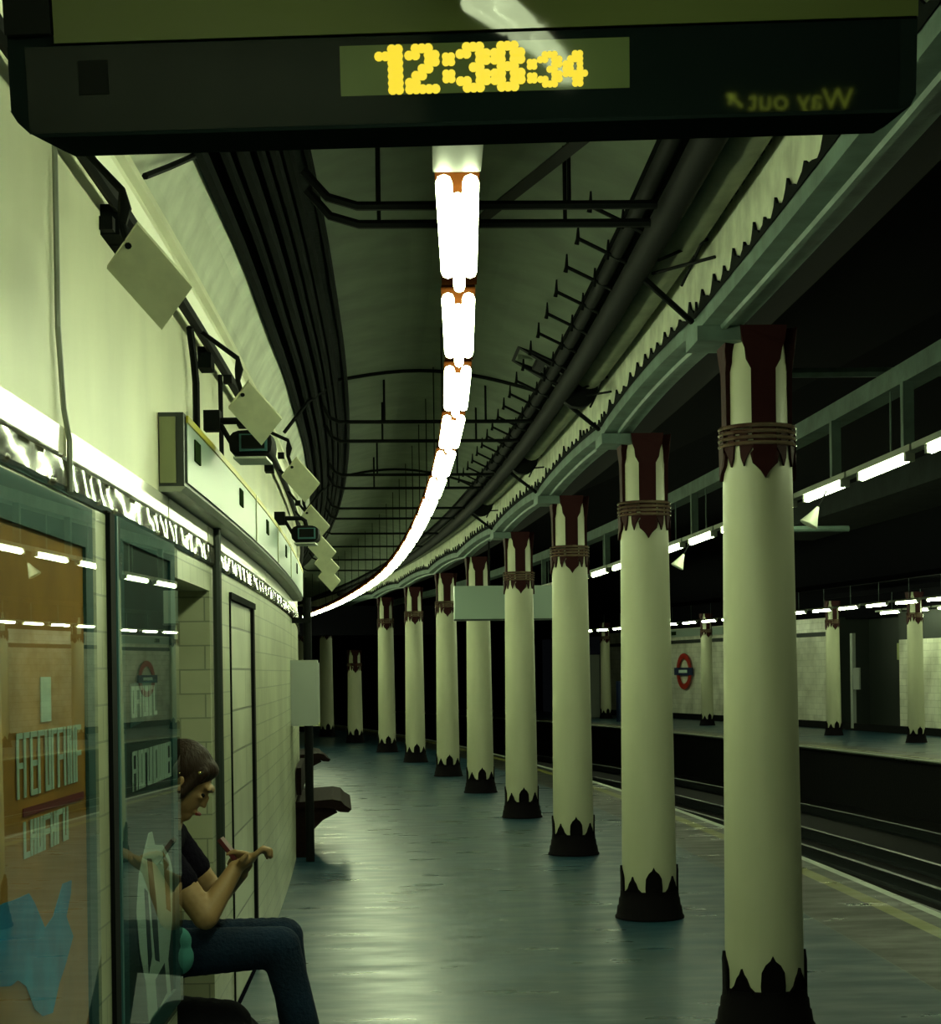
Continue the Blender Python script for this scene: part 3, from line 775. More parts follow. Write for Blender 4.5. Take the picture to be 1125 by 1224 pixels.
inlocal(obj('cable', MB().tube([P(5.45, WU + .03, 2.72), P(5.55, WU + .03, 2.62), P(5.60, WU + .03, 2.55), P(5.60, WU + .03, 2.36)], 0.013, 6), M['black'], t, smooth=True), t)
inlocal(obj('cable', MB().tube([P(6.4, WU + .03, 2.72), P(6.42, WU + .03, 2.36)], 0.010, 6), M['black'], t, smooth=True), t)

def make_flood(label, loc, end):
    t = thing('floodlight', label, 'floodlight', loc, 0, 'square floodlights below the cornice')
    e1 = Vector((.100, .10, -.115)); e2 = Vector((.078, -.05, .083)); n = e1.cross(e2).normalized()
    q = []
    for d in (0.0, 0.018):
        for b in (-.5, .5):
            for a in (-.5, .5): q.append(e1 * a * 1.02 + e2 * b * 1.02 + n * d)
    sh = obj('shell', MB().hexa(q), M['plate'], t)
    q = []
    for d in (-.006, 0.0):
        for b in (-.44, .44):
            for a in (-.44, .44): q.append(e1 * a + e2 * b + n * d)
    obj('lens', MB().hexa(q), M['plate'], sh)
    c = -e1 * .5 - n * .01
    obj('rib', MB().tube([-e1 * .28 - e2 * .5 - n * .012, -e2 * .05 - e1 * .1 - n * .012], [0.016, .006], 8), M['housing_grey'], t, smooth=True)
    obj('arm', MB().tube([e2 * .1 - e1 * .45 + n * .02, Vector((-.06, .0, .11)), Vector((-.055, .0, .15)), Vector((-.06, .0, .19)), Vector(end)], [.008, .009, .016, .009, .008], 8), M['black'], t, smooth=True)
    obj('clamp', MB().box((-.095, 0.0, .115), (.03, .03, .03)), M['black'], t)
    return t
FL = [(3.30, -2.015, 2.40, 'nearest square floodlight tilted on the bright upper wall'), (5.5, -2.0, 2.43, 'second square floodlight, above the dark camera'),
      (7.85, -1.98, 2.46, 'third square floodlight from the left, beyond the dark camera'), (9.6, -1.985, 2.40, 'fourth square floodlight along the curved wall'),
      (10.8, -1.97, 2.33, 'fifth square floodlight along the curved wall'), (12.2, -1.96, 2.31, 'sixth square floodlight along the curved wall'),
      (13.8, -1.95, 2.30, 'seventh square floodlight, the farthest at the wall edge')]
f0 = None
for s, u, h, lab in FL:
    make_flood(lab, P(s, u, h), P(s + .05, WU + .05, 2.73) - P(s, u, h))
# long line-diagram sign
t = thing('line_diagram_sign', 'long curved white line diagram sign box with yellow top stripe', 'sign', P(4.6, -2.2, 2.2))
SB = [(-2.25, 2.10), (-2.17, 2.10), (-2.17, 2.335), (-2.25, 2.335)]
mb = MB(); mb.loft(rng(4.88, 13.2, .3), SB, closed=True, cap=True); inlocal(obj('box', mb, M['signedge'], t), t)
mb = MB(); mb.loft(rng(4.92, 13.2, .3), [(-2.167, 2.115), (-2.163, 2.115), (-2.163, 2.305), (-2.167, 2.305)], closed=True, cap=True); fa = inlocal(obj('face', mb, M['signwhite'], t), t)
mb = MB(); mb.loft(rng(4.92, 13.2, .3), [(-2.167, 2.308), (-2.160, 2.308), (-2.160, 2.33), (-2.167, 2.33)], closed=True, cap=True); inlocal(obj('stripe', mb, M['yellow'], t), t)
mb = su_box(4.87, 4.88, -2.245, -2.195, 2.11, 2.32); inlocal(obj('end_panel', mb, M['signend'], t), t)
for s in (5.08, 6.55, 8.0, 9.7, 11.4):
    obj('symbol', su_box(s, s + .14, -2.164, -2.158, 2.205, 2.275), M['logo'], fa)
for s in (7.35, 8.9, 10.4):
    inlocal(obj('joint', su_box(s, s + .02, -2.164, -2.158, 2.115, 2.33), M['plate'], t), t)
mb = MB(); mb.loft(rng(4.88, 13.2, .3), [(-2.25, 2.083), (-2.18, 2.083), (-2.165, 2.10), (-2.25, 2.10)], closed=True, cap=True); inlocal(obj('lower_rim', mb, M['steel'], t), t)

# CCTV cameras
def make_cctv(label, loc):
    t = thing('security_camera', label, 'security camera', loc, 0, 'dark security cameras on the left wall')
    mb = MB(); n = 16
    rows = []
    for y, sx, sz in ((-.10, .070, .040), (-.095, .078, .048), (0.0, .080, .050), (.09, .075, .046), (.10, .05, .03)):
        rows.append([(sx * (abs(math.cos(2 * PI * k / n)) ** .6) * (1 if math.cos(2 * PI * k / n) > 0 else -1), y, sz * (abs(math.sin(2 * PI * k / n)) ** .6) * (1 if math.sin(2 * PI * k / n) > 0 else -1)) for k in range(n)])
    b = mb.quadgrid(rows, closed=True); mb.f.append(tuple(b + k for k in range(n))); mb.uv.append(None)
    mb.f.append(tuple(b + 4 * n + k for k in range(n))); mb.uv.append(None)
    obj('housing', mb, M['black'], t, smooth=True)
    wf = obj('window_frame', MB().box((.012, -.108, 0), (.100, .012, .062)), M['poster_teal'], t)
    obj('lens_window', MB().box((.012, -.116, .002), (.084, .006, .048)), M['black'], wf)
    obj('visor', MB().box((0, -.02, -.055), (.12, .19, .008)), M['housing_grey'], t)
    obj('arm', MB().tube([(0, .03, .04), (-.01, .03, .085), (-.03, .03, .10), (-.15, .03, .10)], .013, 8), M['black'], t, smooth=True)
    obj('arm_brace', MB().tube([(-.13, .03, .095), (-.08, .0, .01), (-.03, -.02, 0.0)], .010, 8), M['black'], t, smooth=True)
    obj('wall_box', MB().box((-.155, .03, .10), (.06, .06, .075)), M['black'], t)
    return t
cc = make_cctv('dark security camera on an arm over the line diagram sign', P(5.75, -2.03, 2.34))
dup(cc, P(9.3, -2.02, 2.30), None, 'second dark security camera, far along the curved wall')
# grey cabinet, small notice
t = thing('wall_cabinet', 'plain grey cabinet projecting from the left wall beyond the door', 'cabinet', P(12.4, -2.2, 1.1))
inlocal(obj('cabinet_body', su_box(12.4, 12.75, -2.25, -2.045, 1.10, 1.60), M['greybox'], t), t)
inlocal(obj('cabinet_door', su_box(12.43, 12.72, -2.047, -2.035, 1.12, 1.58), M['greybox'], t), t)
t = thing('wall_notice', 'narrow yellowish notice strip just past the grey cabinet', 'notice', P(19, -2.0, .9))
inlocal(obj('notice_board', su_box(20, 20.03, -2.25, -1.97, .86, 1.26), M['notice'], t), t)
inlocal(obj('red_square', su_box(19.985, 20.0, -2.06, -1.975, .95, 1.0), M['redprint'], t), t)

# posters behind glass
def poster(label, s0, s1, h0, h1, frame_m, print_m, fw_s, fw_h):
    t = thing('wall_poster', label, 'poster', P((s0 + s1) / 2, WU, h0))
    mb = MB()
    for a, b, c, d in ((s0, s1, h1 - fw_h, h1), (s0, s1, h0, h0 + .06), (s0, s0 + fw_s, h0 + .06, h1 - fw_h), (s1 - fw_s, s1, h0 + .06, h1 - fw_h)):
        su_box(a, b, WU + .001, WU + .014, c, d, mb)
    inlocal(obj('frame', mb, frame_m, t), t)
    inlocal(obj('print', su_box(s0 + .01, s1 - .01, WU + .001, WU + .006, h0 + .01, h1 - .01), print_m, t), t)
    mb = MB(); mb.face([P(s0 + .02, WU + .0145, h0), P(s1 - .03, WU + .0275, h0), P(s1 - .03, WU + .0275, h1), P(s0 + .02, WU + .0145, h1)])
    inlocal(obj('glass', mb, M['glass'], t, recalc=False), t)
    return t
def decal(t, name, pts, m, d=0.0, label=None):
    mb = MB(); mb.prism(pts, 1, lambda s, h, k: P(s, WU + .0085 + d - k * .002, h))
    o = inlocal(obj(name, mb, m, t), t) if t.type == 'EMPTY' else obj(name, mb, m, t)
    if label: o['label'] = label
    return o
def lettering(t, s0, s1, top, bot, m, lines, seed, slant=0.0):
    rr = random.Random(seed)
    mb = MB(); H = (top - bot) / lines
    for L in range(lines):
        y1 = top - L * H; y0 = y1 - H * .90; s = s0
        while s < s1 - .02:
            wd = rr.uniform(.045, .065); st = .017
            k = rr.choice('HENUIOLTR')
            sl = lambda q: slant * (q - s0)
            def bar(a, b, c, d):
                mb.prism([(a, c + sl(a)), (b, c + sl(b)), (b, d + sl(b)), (a, d + sl(a))], 1, lambda x, z, q: P(x, WU + .0095 - q * .002, z))
            bar(s, s + st, y0, y1)
            if k in 'HNUO': bar(s + wd - st, s + wd, y0, y1)
            if k in 'EOTR': bar(s, s + wd, y1 - .012, y1)
            if k in 'ELUO': bar(s, s + wd, y0, y0 + .012)
            if k in 'EHR': bar(s, s + wd, (y0 + y1) / 2 - .006, (y0 + y1) / 2 + .006)
            s += wd + .010
    inlocal(obj('lettering', mb, m, t), t)
p1 = poster('orange poster with a blue splash and pale lettering at the left edge', 2.62, 3.72, 0.42, 1.915, M['poster_teal'], M['poster_orange'], .085, .10)
decal(p1, 'blue_splash', [(2.72, 1.054), (2.84, 1.055), (2.91, 1.051), (3.04, 1.048), (3.09, 1.02), (3.18, 0.954), (3.26, 0.968), (3.36, 1.028), (3.45, 1.025), (3.44, 0.995), (3.39, 0.949), (3.46, 0.893), (3.38, 0.844), (3.31, 0.811), (3.24, 0.758), (3.15, 0.769), (3.08, 0.798), (3.01, 0.859), (2.94, 0.885), (2.88, 0.884), (2.72, 0.91)], M['blue'])
lettering(p1, 2.95, 3.55, 1.385, 1.235, M['paper'], 1, 3)
lettering(p1, 3.0, 3.42, 1.20, 1.115, M['paper'], 1, 8)
decal(p1, 'red_bar', [(3.0, 1.228), (3.60, 1.222), (3.60, 1.204), (3.0, 1.210)], M['redprint'])
decal(p1, 'caption_tab', [(3.17, 1.402), (3.265, 1.402), (3.265, 1.50), (3.17, 1.50)], M['paper'])
p2 = poster('dark teal poster with pale lettering and a draped pale figure, beside the recess', 4.05, 5.105, 0.42, 1.93, M['poster_teal'], M['poster_navy'], .10, .06)
decal(p2, 'lettering_panel', [(4.25, 1.354), (4.72, 1.377), (4.72, 1.488), (4.25, 1.476)], M['poster_teal'])
lettering(p2, 4.27, 4.70, 1.47, 1.37, M['paper'], 1, 5)
lettering(p2, 4.27, 5.0, 1.285, 1.16, M['paper'], 1, 12)
fig = decal(p2, 'draped_figure', [(4.31, 0.829), (4.36, 0.93), (4.45, 0.985), (4.54, 1.03), (4.60, 1.03), (4.65, 0.985), (4.80, 0.97), (4.93, 0.92), (5.0, 0.87), (4.98, 0.707), (4.88, 0.60), (4.95, 0.44), (4.5, 0.45), (4.45, 0.60), (4.36, 0.70)], M['paper'])
decal(fig, 'figure_fold', [(4.50, .96), (4.58, .95), (4.66, .80), (4.70, .62), (4.62, .64), (4.56, .80)], M['poster_navy'], .001)
decal(fig, 'figure_fold', [(4.80, .95), (4.92, .90), (4.94, .74), (4.86, .76)], M['tanprint'], .001)
decal(fig, 'figure_fold', [(4.44, .88), (4.50, .86), (4.56, .66), (4.50, .62)], M['poster_navy'], .001)
decal(fig, 'figure_fold', [(4.62, .58), (4.80, .60), (4.84, .50), (4.66, .48)], M['poster_navy'], .001)
# black post between the tile strip and the second poster
tag(obj('wall_post', su_box(3.965, 4.035, WU, WU + .012, 0, 1.93), M['black'], origin=P(4.0, WU, 0)), 'black vertical strip on the wall left of the dark teal poster', 'strip')

# benches
def make_bench(label, s0):
    t = thing('platform_bench', label, 'bench', P(s0, WU, 0), ang(s0), 'wooden benches along the left wall')
    prof = [(0.0, .40), (.28, .40), (.36, .365), (.43, .36), (.455, .385), (.40, .42), (.37, .455), (.30, .47), (0.0, .45)]
    mb = MB(); mb.prism(prof, 1, lambda x, z, d: Vector((x, 0 if d == 0 else 1.6, z))); obj('seat', mb, M['wood'], t)
    mb = MB(); mb.box((.03, .8, .62), (.04, 1.6, .22)); obj('backrest', mb, M['wood'], t)
    for y in (.02, .8, 1.52):
        mb = MB(); mb.prism([(0, 0.0), (.10, 0.0), (.12, .2), (.22, .30), (.34, .36), (.30, .41), (0, .41)], 1, lambda x, z, d: Vector((x, y + (0 if d == 0 else .06), z))); obj('leg', mb, M['wood'], t)
    return t
make_bench('nearer dark wooden bench standing at the foot of the left wall', 13.3)
make_bench('farther dark wooden bench at the foot of the left wall', 21.3)
t = thing('recess_bench', 'dark bench inside the wall recess under the seated person', 'bench', P(5.6, -2.7, 0))
inlocal(obj('seat', su_box(5.14, 6.15, -3.03, -2.42, .34, .40), M['wood'], t), t)
inlocal(obj('leg', su_box(5.2, 5.25, -2.9, -2.5, 0, .34), M['wood'], t), t)
inlocal(obj('leg', su_box(6.05, 6.1, -2.9, -2.5, 0, .34), M['wood'], t), t)

# hanging blank sign
t = thing('hanging_sign', 'blank pale rectangular sign hanging between the third and fifth columns', 'sign', P(18.3, .1, 2.07))
inlocal(obj('panel', su_box(18.27, 18.35, -.50, .80, 2.08, 2.45), M['signwhite'], t), t)
inlocal(obj('rim', su_box(18.26, 18.36, -.51, .81, 2.06, 2.08), M['signedge'], t), t)
for u in (-.10, .10): inlocal(obj('hanging_rod', MB().tube([P(18.31, u, 2.45), P(18.31, u, 3.09)], .012, 6), M['black'], t), t)

# opposite platform: roundel, frieze sign, totem
t = thing('station_roundel', 'red ring roundel with a dark blue bar on the opposite wall', 'sign', P(45.85, 11.7, 1.4), ang(45.85))
n = 32; mb = MB()
rows = [[(x, r * math.cos(2 * PI * k / n), r * math.sin(2 * PI * k / n)) for (x, r) in ((0, .53), (-.03, .53), (-.03, .37), (0, .37))] for k in range(n + 1)]
mb.quadgrid(rows, closed=True); obj('ring', mb, M['roundel_red'], t)
bar_ = obj('bar', MB().box((-.035, 0, 0), (.03, 1.30, .22)), M['roundel_blue'], t)
fc = bpy.data.curves.new('txt', 'FONT'); fc.body = 'TEMPLE'; fc.size = .22; fc.align_x = 'CENTER'; fc.align_y = 'CENTER'; fc.extrude = .002
def text_mesh(body, size, ext=.002):
    fc = bpy.data.curves.new('txt', 'FONT'); fc.body = body; fc.size = size; fc.align_x = 'CENTER'; fc.align_y = 'CENTER'; fc.extrude = ext
    o = bpy.data.objects.new('txt', fc); COL.objects.link(o); bpy.context.view_layer.update()
    me = bpy.data.meshes.new_from_object(o.evaluated_get(bpy.context.evaluated_depsgraph_get()))
    bpy.data.objects.remove(o); return me
obj('bar_label', MB().box((-.052, 0, 0), (.004, .62, .09)), M['paper'], bar_)
t = thing('frieze_sign', 'white frieze sign with small dark symbols high on the opposite wall', 'sign', P(46, 11.7, 2.4))
mb = MB(); mb.loft(rng(43.2, 50.5, .5), [(11.72, 2.42), (11.66, 2.42), (11.66, 2.63), (11.72, 2.63)], closed=True, cap=True); inlocal(obj('face', mb, M['signwhite'], t), t)
for s in (43.9, 46.3, 48.7): inlocal(obj('symbol', su_box(s, s + .3, 11.64, 11.66, 2.47, 2.58), M['logo'], t), t)
t = thing('help_point', 'blue information totem with pale coloured squares on the opposite platform', 'totem', P(44.5, 8.8, 0))
s_t, u_t = 45.0, 9.3
inlocal(obj('body', su_box(s_t, s_t + .2, u_t, u_t + .5, 0, 1.15), M['roundel_blue'], t), t)
for k, (h, m) in enumerate(((.95, 'notice'), (.75, 'notice'), (.55, 'paper'), (.35, 'redprint'), (.15, 'paper'))):
    inlocal(obj('square', su_box(s_t - .01, s_t, u_t + .1, u_t + .38, h, h + .15), M[m], t), t)
M['greycol'] = mat('even grey panel', (0.25, 0.28, 0.25), .6)  # one even grey over the whole panel
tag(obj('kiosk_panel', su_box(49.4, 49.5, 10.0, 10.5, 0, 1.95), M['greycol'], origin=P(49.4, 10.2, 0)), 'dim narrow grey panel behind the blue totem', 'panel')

# rails
RL = [(2.35, 'near running rail of the near track'), (3.0, 'conductor rail in the middle of the near track'), (3.78, 'far running rail of the near track'), (4.4, 'conductor rail between the two tracks'),
      (5.2, 'near running rail of the far track'), (6.65, 'far running rail of the far track')]
for u, lab in RL:
    mb = MB(); prof = [(u - .035, -.85), (u + .035, -.85), (u + .035, -.88), (u + .01, -.89), (u + .01, -.98), (u + .07, -1.0), (u - .07, -1.0), (u - .01, -.98), (u - .01, -.89), (u - .035, -.88)]
    mb.loft(rng(6, 60, .5), prof, closed=True, cap=True)
    tag(obj('track_rail', mb, M['rail'], origin=P(6, u, -1)), lab, 'rail', 'rails on the trackbed')

# ------------------------------------------------------------------ PERSON
def blob_mesh(parts, vox, smooth_it=6):
    # parts: list of ('cap', a, b, ra, rb) or ('ell', c, (rx, ry, rz), rot)
    bm = bmesh.new()
    for p in parts:
        if p[0] == 'cap':
            _, a, b, ra, rb = p; a = Vector(a); b = Vector(b)
            N = max(2, int((b - a).length / max(min(ra, rb) * 0.5, 0.004)))
            N = min(N, 30)
            for i in range(N + 1):
                t = i / N; c = a.lerp(b, t); r = ra + (rb - ra) * t
                bmesh.ops.create_icosphere(bm, subdivisions=2, radius=r, matrix=Matrix.Translation(c))
        else:
            _, c, rad = p[:3]; rot = p[3] if len(p) > 3 else Matrix.Identity(3)
            m = Matrix.Translation(Vector(c)) @ rot.to_4x4() @ Matrix.Diagonal((rad[0], rad[1], rad[2], 1))
            bmesh.ops.create_icosphere(bm, subdivisions=3, radius=1.0, matrix=m)
    me = bpy.data.meshes.new('tmp'); bm.to_mesh(me); bm.free()
    o = bpy.data.objects.new('tmp', me); COL.objects.link(o)
    r = o.modifiers.new('r', 'REMESH'); r.mode = 'VOXEL'; r.voxel_size = vox; r.use_smooth_shade = True
    sm = o.modifiers.new('s', 'SMOOTH'); sm.iterations = smooth_it; sm.factor = 0.5
    bpy.context.view_layer.update()
    out = bpy.data.meshes.new_from_object(o.evaluated_get(bpy.context.evaluated_depsgraph_get()))
    bpy.data.objects.remove(o)
    for p in out.polygons: p.use_smooth = True
    return out
def mesh_child(name, me, m, parent):
    me.materials.clear(); me.materials.append(m); me.name = name
    o = bpy.data.objects.new(name, me); COL.objects.link(o); o.parent = parent
    return inlocal(o, parent)
Y0 = 5.84     # the person's middle; she faces the track (+x)
V = Vector
hip = V((-1.24, Y0, .545)); waist = V((-1.225, Y0, .70)); chest = V((-1.15, Y0, .86)); neck = V((-1.065, Y0, .985)); head = V((-1.0, Y0, 1.13))
shR = V((-1.085, Y0 - .155, .925)); elR = V((-.905, Y0 - .20, .685)); wrR = V((-.815, Y0 - .10, .835))
shL = V((-1.085, Y0 + .155, .925)); elL = V((-.93, Y0 + .19, .70)); wrL = V((-.82, Y0 + .06, .80))
hipR = V((-1.22, Y0 - .09, .535)); knR = V((-.665, Y0 - .11, .565)); anR = V((-.545, Y0 - .11, .10)); toR = V((-.40, Y0 - .12, .035))
hipL = V((-1.22, Y0 + .09, .535)); knL = V((-.68, Y0 + .13, .560)); anL = V((-.62, Y0 + .13, .10)); toL = V((-.46, Y0 + .14, .035))
tilt = Matrix.Rotation(math.radians(34), 3, 'Y')      # head bowed forward
HS = 1.1
def H(x, y, z): return head + tilt @ (V((x, y, z)) * HS)
parts = [('ell', H(-.012, 0, .025), (.092, .074, .092), tilt), ('ell', H(.022, 0, -.035), (.066, .058, .085), tilt), ('ell', H(.052, 0, -.088), (.030, .030, .028), tilt),
         ('ell', H(.083, 0, -.020), (.015, .012, .026), tilt), ('ell', H(.092, 0, -.034), (.010, .012, .009), tilt), ('ell', H(.078, 0, .022), (.020, .045, .014), tilt),
         ('ell', H(.080, 0, -.066), (.012, .022, .009), tilt), ('ell', H(.070, .032, -.012), (.012, .013, .010), tilt), ('ell', H(.070, -.032, -.012), (.012, .013, .010), tilt),
         ('ell', H(-.005, -.077, -.005), (.016, .008, .028), tilt), ('ell', H(-.005, .077, -.005), (.016, .008, .028), tilt),
         ('cap', neck, H(-.02, 0, -.06), .052, .052), ('cap', chest, neck, .10, .055),
         ('ell', chest, (.10, .150, .13), Matrix.Rotation(.4, 3, 'Y')), ('cap', hip, chest, .125, .115), ('ell', hip, (.13, .165, .11)),
         ('cap', shR, shL, .055, .055),
         ('cap', shR, elR, .056, .046), ('cap', elR, wrR, .047, .029), ('cap', shL, elL, .056, .046), ('cap', elL, wrL, .047, .029),
         ('cap', hipR, knR, .082, .056), ('cap', knR, anR, .054, .036), ('cap', hipL, knL, .082, .056), ('cap', knL, anL, .054, .036),
         ('cap', anR, toR, .036, .026), ('cap', anL, toL, .036, .026)]
# right hand, raised, palm up with curled fingers
pd = V((.80, .10, .52)).normalized(); side = V((-.1, 1, -.1)).normalized(); up = pd.cross(side).normalized()
if up.z < 0: up = -up
palm = wrR + pd * .045
parts += [('ell', palm, (.046, .042, .020), Matrix((pd, side, up)).transposed()), ('cap', wrR, palm, .024, .022)]
for i, (o_, L) in enumerate(((-.034, .066), (-.011, .076), (.012, .072), (.034, .058))):
    a = palm + pd * .034 + side * o_
    b = a + (pd * .8 + up * .1).normalized() * L * .5
    c_ = b + (pd * .8 - V((0, 0, 1)) * (.55 + .12 * i)).normalized() * L * .34
    d = c_ + (pd * .1 - V((0, 0, 1)) * .8).normalized() * L * .30
    parts += [('cap', a, b, .0108, .0102), ('cap', b, c_, .0102, .0095), ('cap', c_, d, .0095, .0085)]
a = wrR + pd * .018 - side * .024; b = a + (pd * .4 - side * .7 + up * .3).normalized() * .032; c_ = b + (pd * .9 + up * .2).normalized() * .028
parts += [('cap', a, b, .012, .010), ('cap', b, c_, .010, .008)]
# left hand, holding the phone
pd2 = V((.25, -.5, .55)).normalized(); side2 = V((.9, .2, -.1)).normalized(); up2 = pd2.cross(side2).normalized()
palm2 = wrL + pd2 * .04
parts += [('ell', palm2, (.040, .034, .016), Matrix((pd2, side2, up2)).transposed()), ('cap', wrL, palm2, .024, .022)]
for i, (o_, L) in enumerate(((-.027, .062), (-.009, .072), (.010, .068), (.027, .054))):
    a = palm2 + pd2 * .032 + side2 * o_
    b = a + (pd2 * .8 - V((1, 0, 0)) * .25).normalized() * L * .5; c_ = b + (pd2 * .3 - V((1, 0, 0)) * .8).normalized() * L * .35
    d = c_ + (-V((.8, 0, .5))).normalized() * L * .25
    parts += [('cap', a, b, .0092, .0086), ('cap', b, c_, .0086, .008), ('cap', c_, d, .008, .007)]
a = wrL + pd2 * .02 - side2 * .026; b = a + (pd2 * .6 - side2 * .6).normalized() * .032; c_ = b + (pd2).normalized() * .028
parts += [('cap', a, b, .012, .010), ('cap', b, c_, .010, .008)]
body_me = blob_mesh(parts, 0.0055, 4)
body_me.materials.clear(); body_me.materials.append(M['skin'])
body_me.transform(Matrix.Translation(-V((-1.2, Y0, 0))))
body = bpy.data.objects.new('person', body_me); COL.objects.link(body); body.location = (-1.2, Y0, 0)
tag(body, 'seated person in black top and dark jeans, head bowed, hand raised, in the wall recess', 'person')
def bchild(name, parts, vox, m, it=5):
    return mesh_child(name, blob_mesh(parts, vox, it), m, body)
slR = shR.lerp(elR, .52); slL = shL.lerp(elL, .52)
bchild('black_top', [('ell', chest, (.118, .168, .148), Matrix.Rotation(.4, 3, 'Y')), ('cap', hip + V((0, 0, .02)), chest, .142, .132), ('ell', hip + V((0, 0, .03)), (.145, .178, .10)),
                     ('cap', chest + V((.0, 0, .02)), neck - V((.012, 0, .03)), .11, .062), ('cap', shR, shL, .068, .068), ('cap', shR, slR, .064, .062), ('cap', shL, slL, .064, .062)], .008, M['shirt'])
bchild('jeans', [('ell', hip + V((0, 0, -.01)), (.145, .182, .115)), ('cap', hipR, knR, .098, .074), ('cap', knR, anR.lerp(knR, .08), .072, .060), ('cap', hipL, knL, .098, .074), ('cap', knL, anL.lerp(knL, .08), .072, .060)], .009, M['jeans'])
for a, b in ((anR, toR), (anL, toL)):
    bchild('shoe', [('cap', a + V((-.02, 0, -.045)), b + V((0.0, 0, .006)), .046, .036), ('cap', a + V((-.03, 0, -.01)), a + V((.0, 0, -.03)), .05, .05)], .008, M['shoe'])
bchild('hair', [('ell', H(-.026, 0, .042), (.104, .090, .092), tilt), ('ell', H(-.055, 0, -.01), (.078, .090, .088), tilt), ('ell', H(-.060, 0, -.06), (.050, .075, .060), tilt),
                ('cap', H(.040, -.056, .060), H(.014, -.078, -.030), .022, .020), ('cap', H(.040, .056, .060), H(.014, .078, -.030), .022, .020),
                ('cap', H(.014, -.078, -.030), H(-.02, -.076, -.085), .022, .020), ('ell', H(.020, 0, .070), (.062, .072, .040), tilt)], .006, M['hair'], 3)
mb = MB(); c = H(.034, -.094, .060)
mb.lathe([(0.0005, -.006), (.008, -.004), (.010, 0), (.008, .004), (.0005, .006)], 12, c=tuple(c), cap=False)
inlocal(obj('hair_clip', mb, M['clip'], body, smooth=True), body)
for sy in (-1, 1):
    mb = MB(); mb.lathe([(0.0005, -.008), (.005, -.006), (.008, 0), (.005, .006), (.0005, .008)], 12, c=tuple(H(.074, sy * .032, -.004)), cap=False)
    inlocal(obj('eye', mb, M['black'], body, smooth=True), body)
inlocal(obj('eyebrow', MB().tube([H(.082, -.042, .018), H(.088, -.030, .023), H(.090, -.016, .020)], .003, 6), M['hair'], body), body)
inlocal(obj('lips', MB().tube([H(.088, -.020, -.066), H(.096, 0, -.064), H(.088, .020, -.066)], .0055, 8), M['redprint'], body), body)
# phone and teal cloth
ph = thing('phone', 'dark red phone held up in the seated person\'s hand', 'phone', palm2 + V((-.035, -.02, .045)), 0)
rp = Matrix.Rotation(math.radians(-38), 3, 'Y')
obj('phone_case', MB().box((0, 0, 0), (.014, .072, .135), rp), M['phone'], ph)
obj('screen', MB().box(rp @ V((-.008, 0, 0)), (.002, .062, .118), rp), M['black'], ph)
pc = [('ell', V((-1.02, Y0 - .27, .59)), (.072, .030, .075)), ('ell', V((-.985, Y0 - .27, .56)), (.052, .030, .060)), ('ell', V((-.99, Y0 - .27, .615)), (.050, .030, .05)), ('cap', V((-1.10, Y0 - .27, .53)), V((-1.0, Y0 - .27, .52)), .038, .032)]
me = blob_mesh(pc, .006, 4); me.materials.clear(); me.materials.append(M['teal_cloth']); me.transform(Matrix.Translation(-V((-1.02, Y0 - .27, .5))))
o = bpy.data.objects.new('cloth_bag', me); COL.objects.link(o); o.location = (-1.02, Y0 - .27, .5)
tag(o, 'crumpled teal cloth bag at the seated person\'s hip', 'bag')

# ------------------------------------------------------------------ CLOCK DISPLAY near the camera
AL, YAW = 0.16, -0.047
D0 = Vector((0, 2.8, 1.5 + .8708))
t = thing('clock_sign', 'large dark hanging clock display reading 12:38:34 in yellow dots', 'sign', D0, rot=(AL, 0, YAW))
mb = MB()
prof = [(0, .188), (0, .048), (-.006, .045), (-.006, .040), (.004, .0385), (.205, .0385), (.210, .045), (.210, .5), (0.004, .5), (0.004, .188)]
x0, x1 = -.762, .748
# rounded lower corners: cross-sections narrower at the bottom
secs = [(x0, .085), (x0 + .012, .065), (x0 + .03, .048), (x0 + .05, 0.0), (x1 - .03, 0.0), (x1 - .010, .050), (x1, .07)]
rows = []
for x, cut in secs:
    rows.append([(x, y, max(z, cut)) for y, z in prof])
b = mb.quadgrid(rows, closed=True); n = len(prof)
mb.f.append(tuple(b + k for k in range(n))); mb.uv.append(None); mb.f.append(tuple(b + (len(rows) - 1) * n + k for k in range(n))); mb.uv.append(None)
obj('housing', mb, M['rim'], t)
obj('front_glass', MB().box((-.007, -.0005, .1165), (1.45, .003, .140)), M['display'], t)
obj('upper_fascia', MB().box((.034, -.001, .345), (1.425, .02, .31)), M['fascia'], t)
obj('corner_block', MB().box((-.722, -.004, .235), (.078, .02, .06)), M['black'], t)
obj('end_module', MB().box((-.618, -.0015, .135), (.050, .006, .055)), M['black'], t)
obj('display_window', MB().box((.038, -.001, .1325), (.480, .004, .080)), M['window'], t)
FONT = {'0': ['01110', '11011', '11011', '11011', '11011', '11011', '01110'], '1': ['00110', '11110', '00110', '00110', '00110', '00110', '00110'],
        '2': ['01110', '11011', '00011', '00110', '01100', '11000', '11111'], '3': ['01110', '11011', '00011', '00110', '00011', '11011', '01110'],
        '8': ['01110', '11011', '11011', '01110', '11011', '11011', '01110'], '4': ['00110', '01110', '11010', '11010', '11111', '00110', '00110'],
        ':': ['00', '11', '11', '00', '11', '11', '00']}
def dots(ch, x, z, c):
    mb = MB(); rows_ = FONT[ch]
    for r_, line in enumerate(rows_):
        for q_, b_ in enumerate(line):
            if b_ == '1':
                cx_ = x + (q_ + .5) * c; cz_ = z + (6.5 - r_) * c
                mb.tube([(cx_, -.0032, cz_), (cx_, -.005, cz_)], c * .74, 10)
    return mb
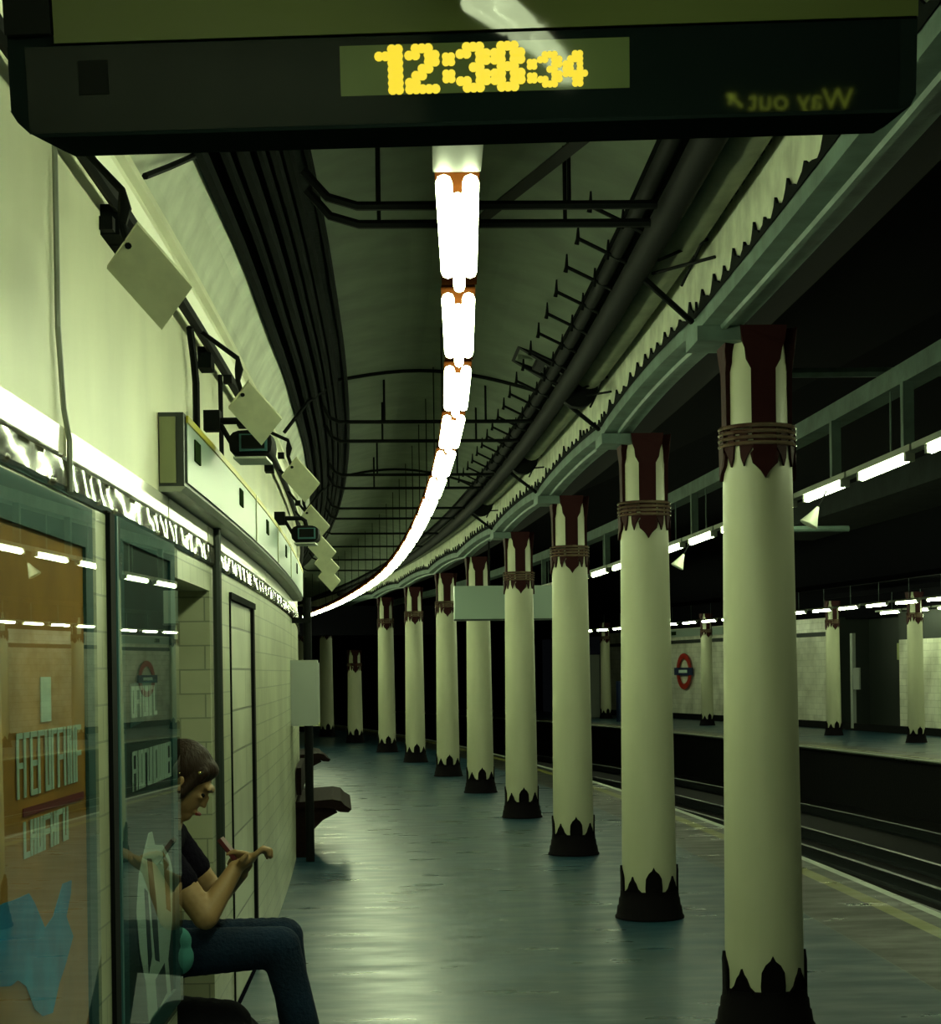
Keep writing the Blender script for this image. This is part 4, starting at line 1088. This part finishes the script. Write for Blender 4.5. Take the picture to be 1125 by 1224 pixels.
for ch, x, c in (('1', -.142, .0108), ('2', -.092, .0108), (':', -.030, .0090), ('3', -.007, .0108), ('8', .0500, .0108)):
    obj('digit' if ch != ':' else 'colon', dots(ch, x, .0945 if ch != ':' else .101, c), M['digit'], t)
for ch, x, c in ((':', .110, .0072), ('3', .127, .0078), ('4', .169, .0078)):
    obj('digit' if ch != ':' else 'colon', dots(ch, x, .098, c), M['digit'], t)
for x in (-.5, .5): obj('hanging_rod', MB().tube([(x, .15, .5), (x, .15, 1.0)], .012, 6), M['black'], t)

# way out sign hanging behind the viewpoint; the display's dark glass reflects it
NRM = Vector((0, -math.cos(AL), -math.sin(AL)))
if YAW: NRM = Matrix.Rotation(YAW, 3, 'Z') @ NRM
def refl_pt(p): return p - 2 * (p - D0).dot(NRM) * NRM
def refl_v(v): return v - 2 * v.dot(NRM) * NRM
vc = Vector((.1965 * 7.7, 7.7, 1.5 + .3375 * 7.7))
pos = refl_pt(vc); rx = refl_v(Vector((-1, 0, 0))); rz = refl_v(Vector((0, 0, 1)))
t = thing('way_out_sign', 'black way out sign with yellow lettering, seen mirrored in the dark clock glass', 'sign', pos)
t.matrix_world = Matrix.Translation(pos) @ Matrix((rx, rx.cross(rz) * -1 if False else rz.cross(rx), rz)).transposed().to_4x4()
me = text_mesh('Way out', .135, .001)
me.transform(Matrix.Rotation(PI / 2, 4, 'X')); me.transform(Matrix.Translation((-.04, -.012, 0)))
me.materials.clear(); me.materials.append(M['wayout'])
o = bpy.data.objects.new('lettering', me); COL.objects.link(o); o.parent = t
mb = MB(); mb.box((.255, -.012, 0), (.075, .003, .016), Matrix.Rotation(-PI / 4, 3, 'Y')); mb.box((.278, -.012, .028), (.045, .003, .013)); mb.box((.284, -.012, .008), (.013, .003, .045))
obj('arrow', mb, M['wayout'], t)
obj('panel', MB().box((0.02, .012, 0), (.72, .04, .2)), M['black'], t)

# dark mass added to stand for the unlit space under the knees
M['knee_shade'] = mat('black fill for knee shade', (0.006, 0.006, 0.009), 0.9, spec=0.1, bump=0.4, bscale=40)
t = thing('knee_shade_mass', 'large black bag on the floor under the seated person\'s knees', 'bag', (-.90, Y0 + .05, 0))
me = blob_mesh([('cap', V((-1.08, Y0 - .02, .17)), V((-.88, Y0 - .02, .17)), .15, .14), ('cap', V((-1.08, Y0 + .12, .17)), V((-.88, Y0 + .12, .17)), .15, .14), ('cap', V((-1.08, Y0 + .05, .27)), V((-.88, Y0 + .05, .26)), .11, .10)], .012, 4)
mesh_child('shade_body', me, M['knee_shade'], t)
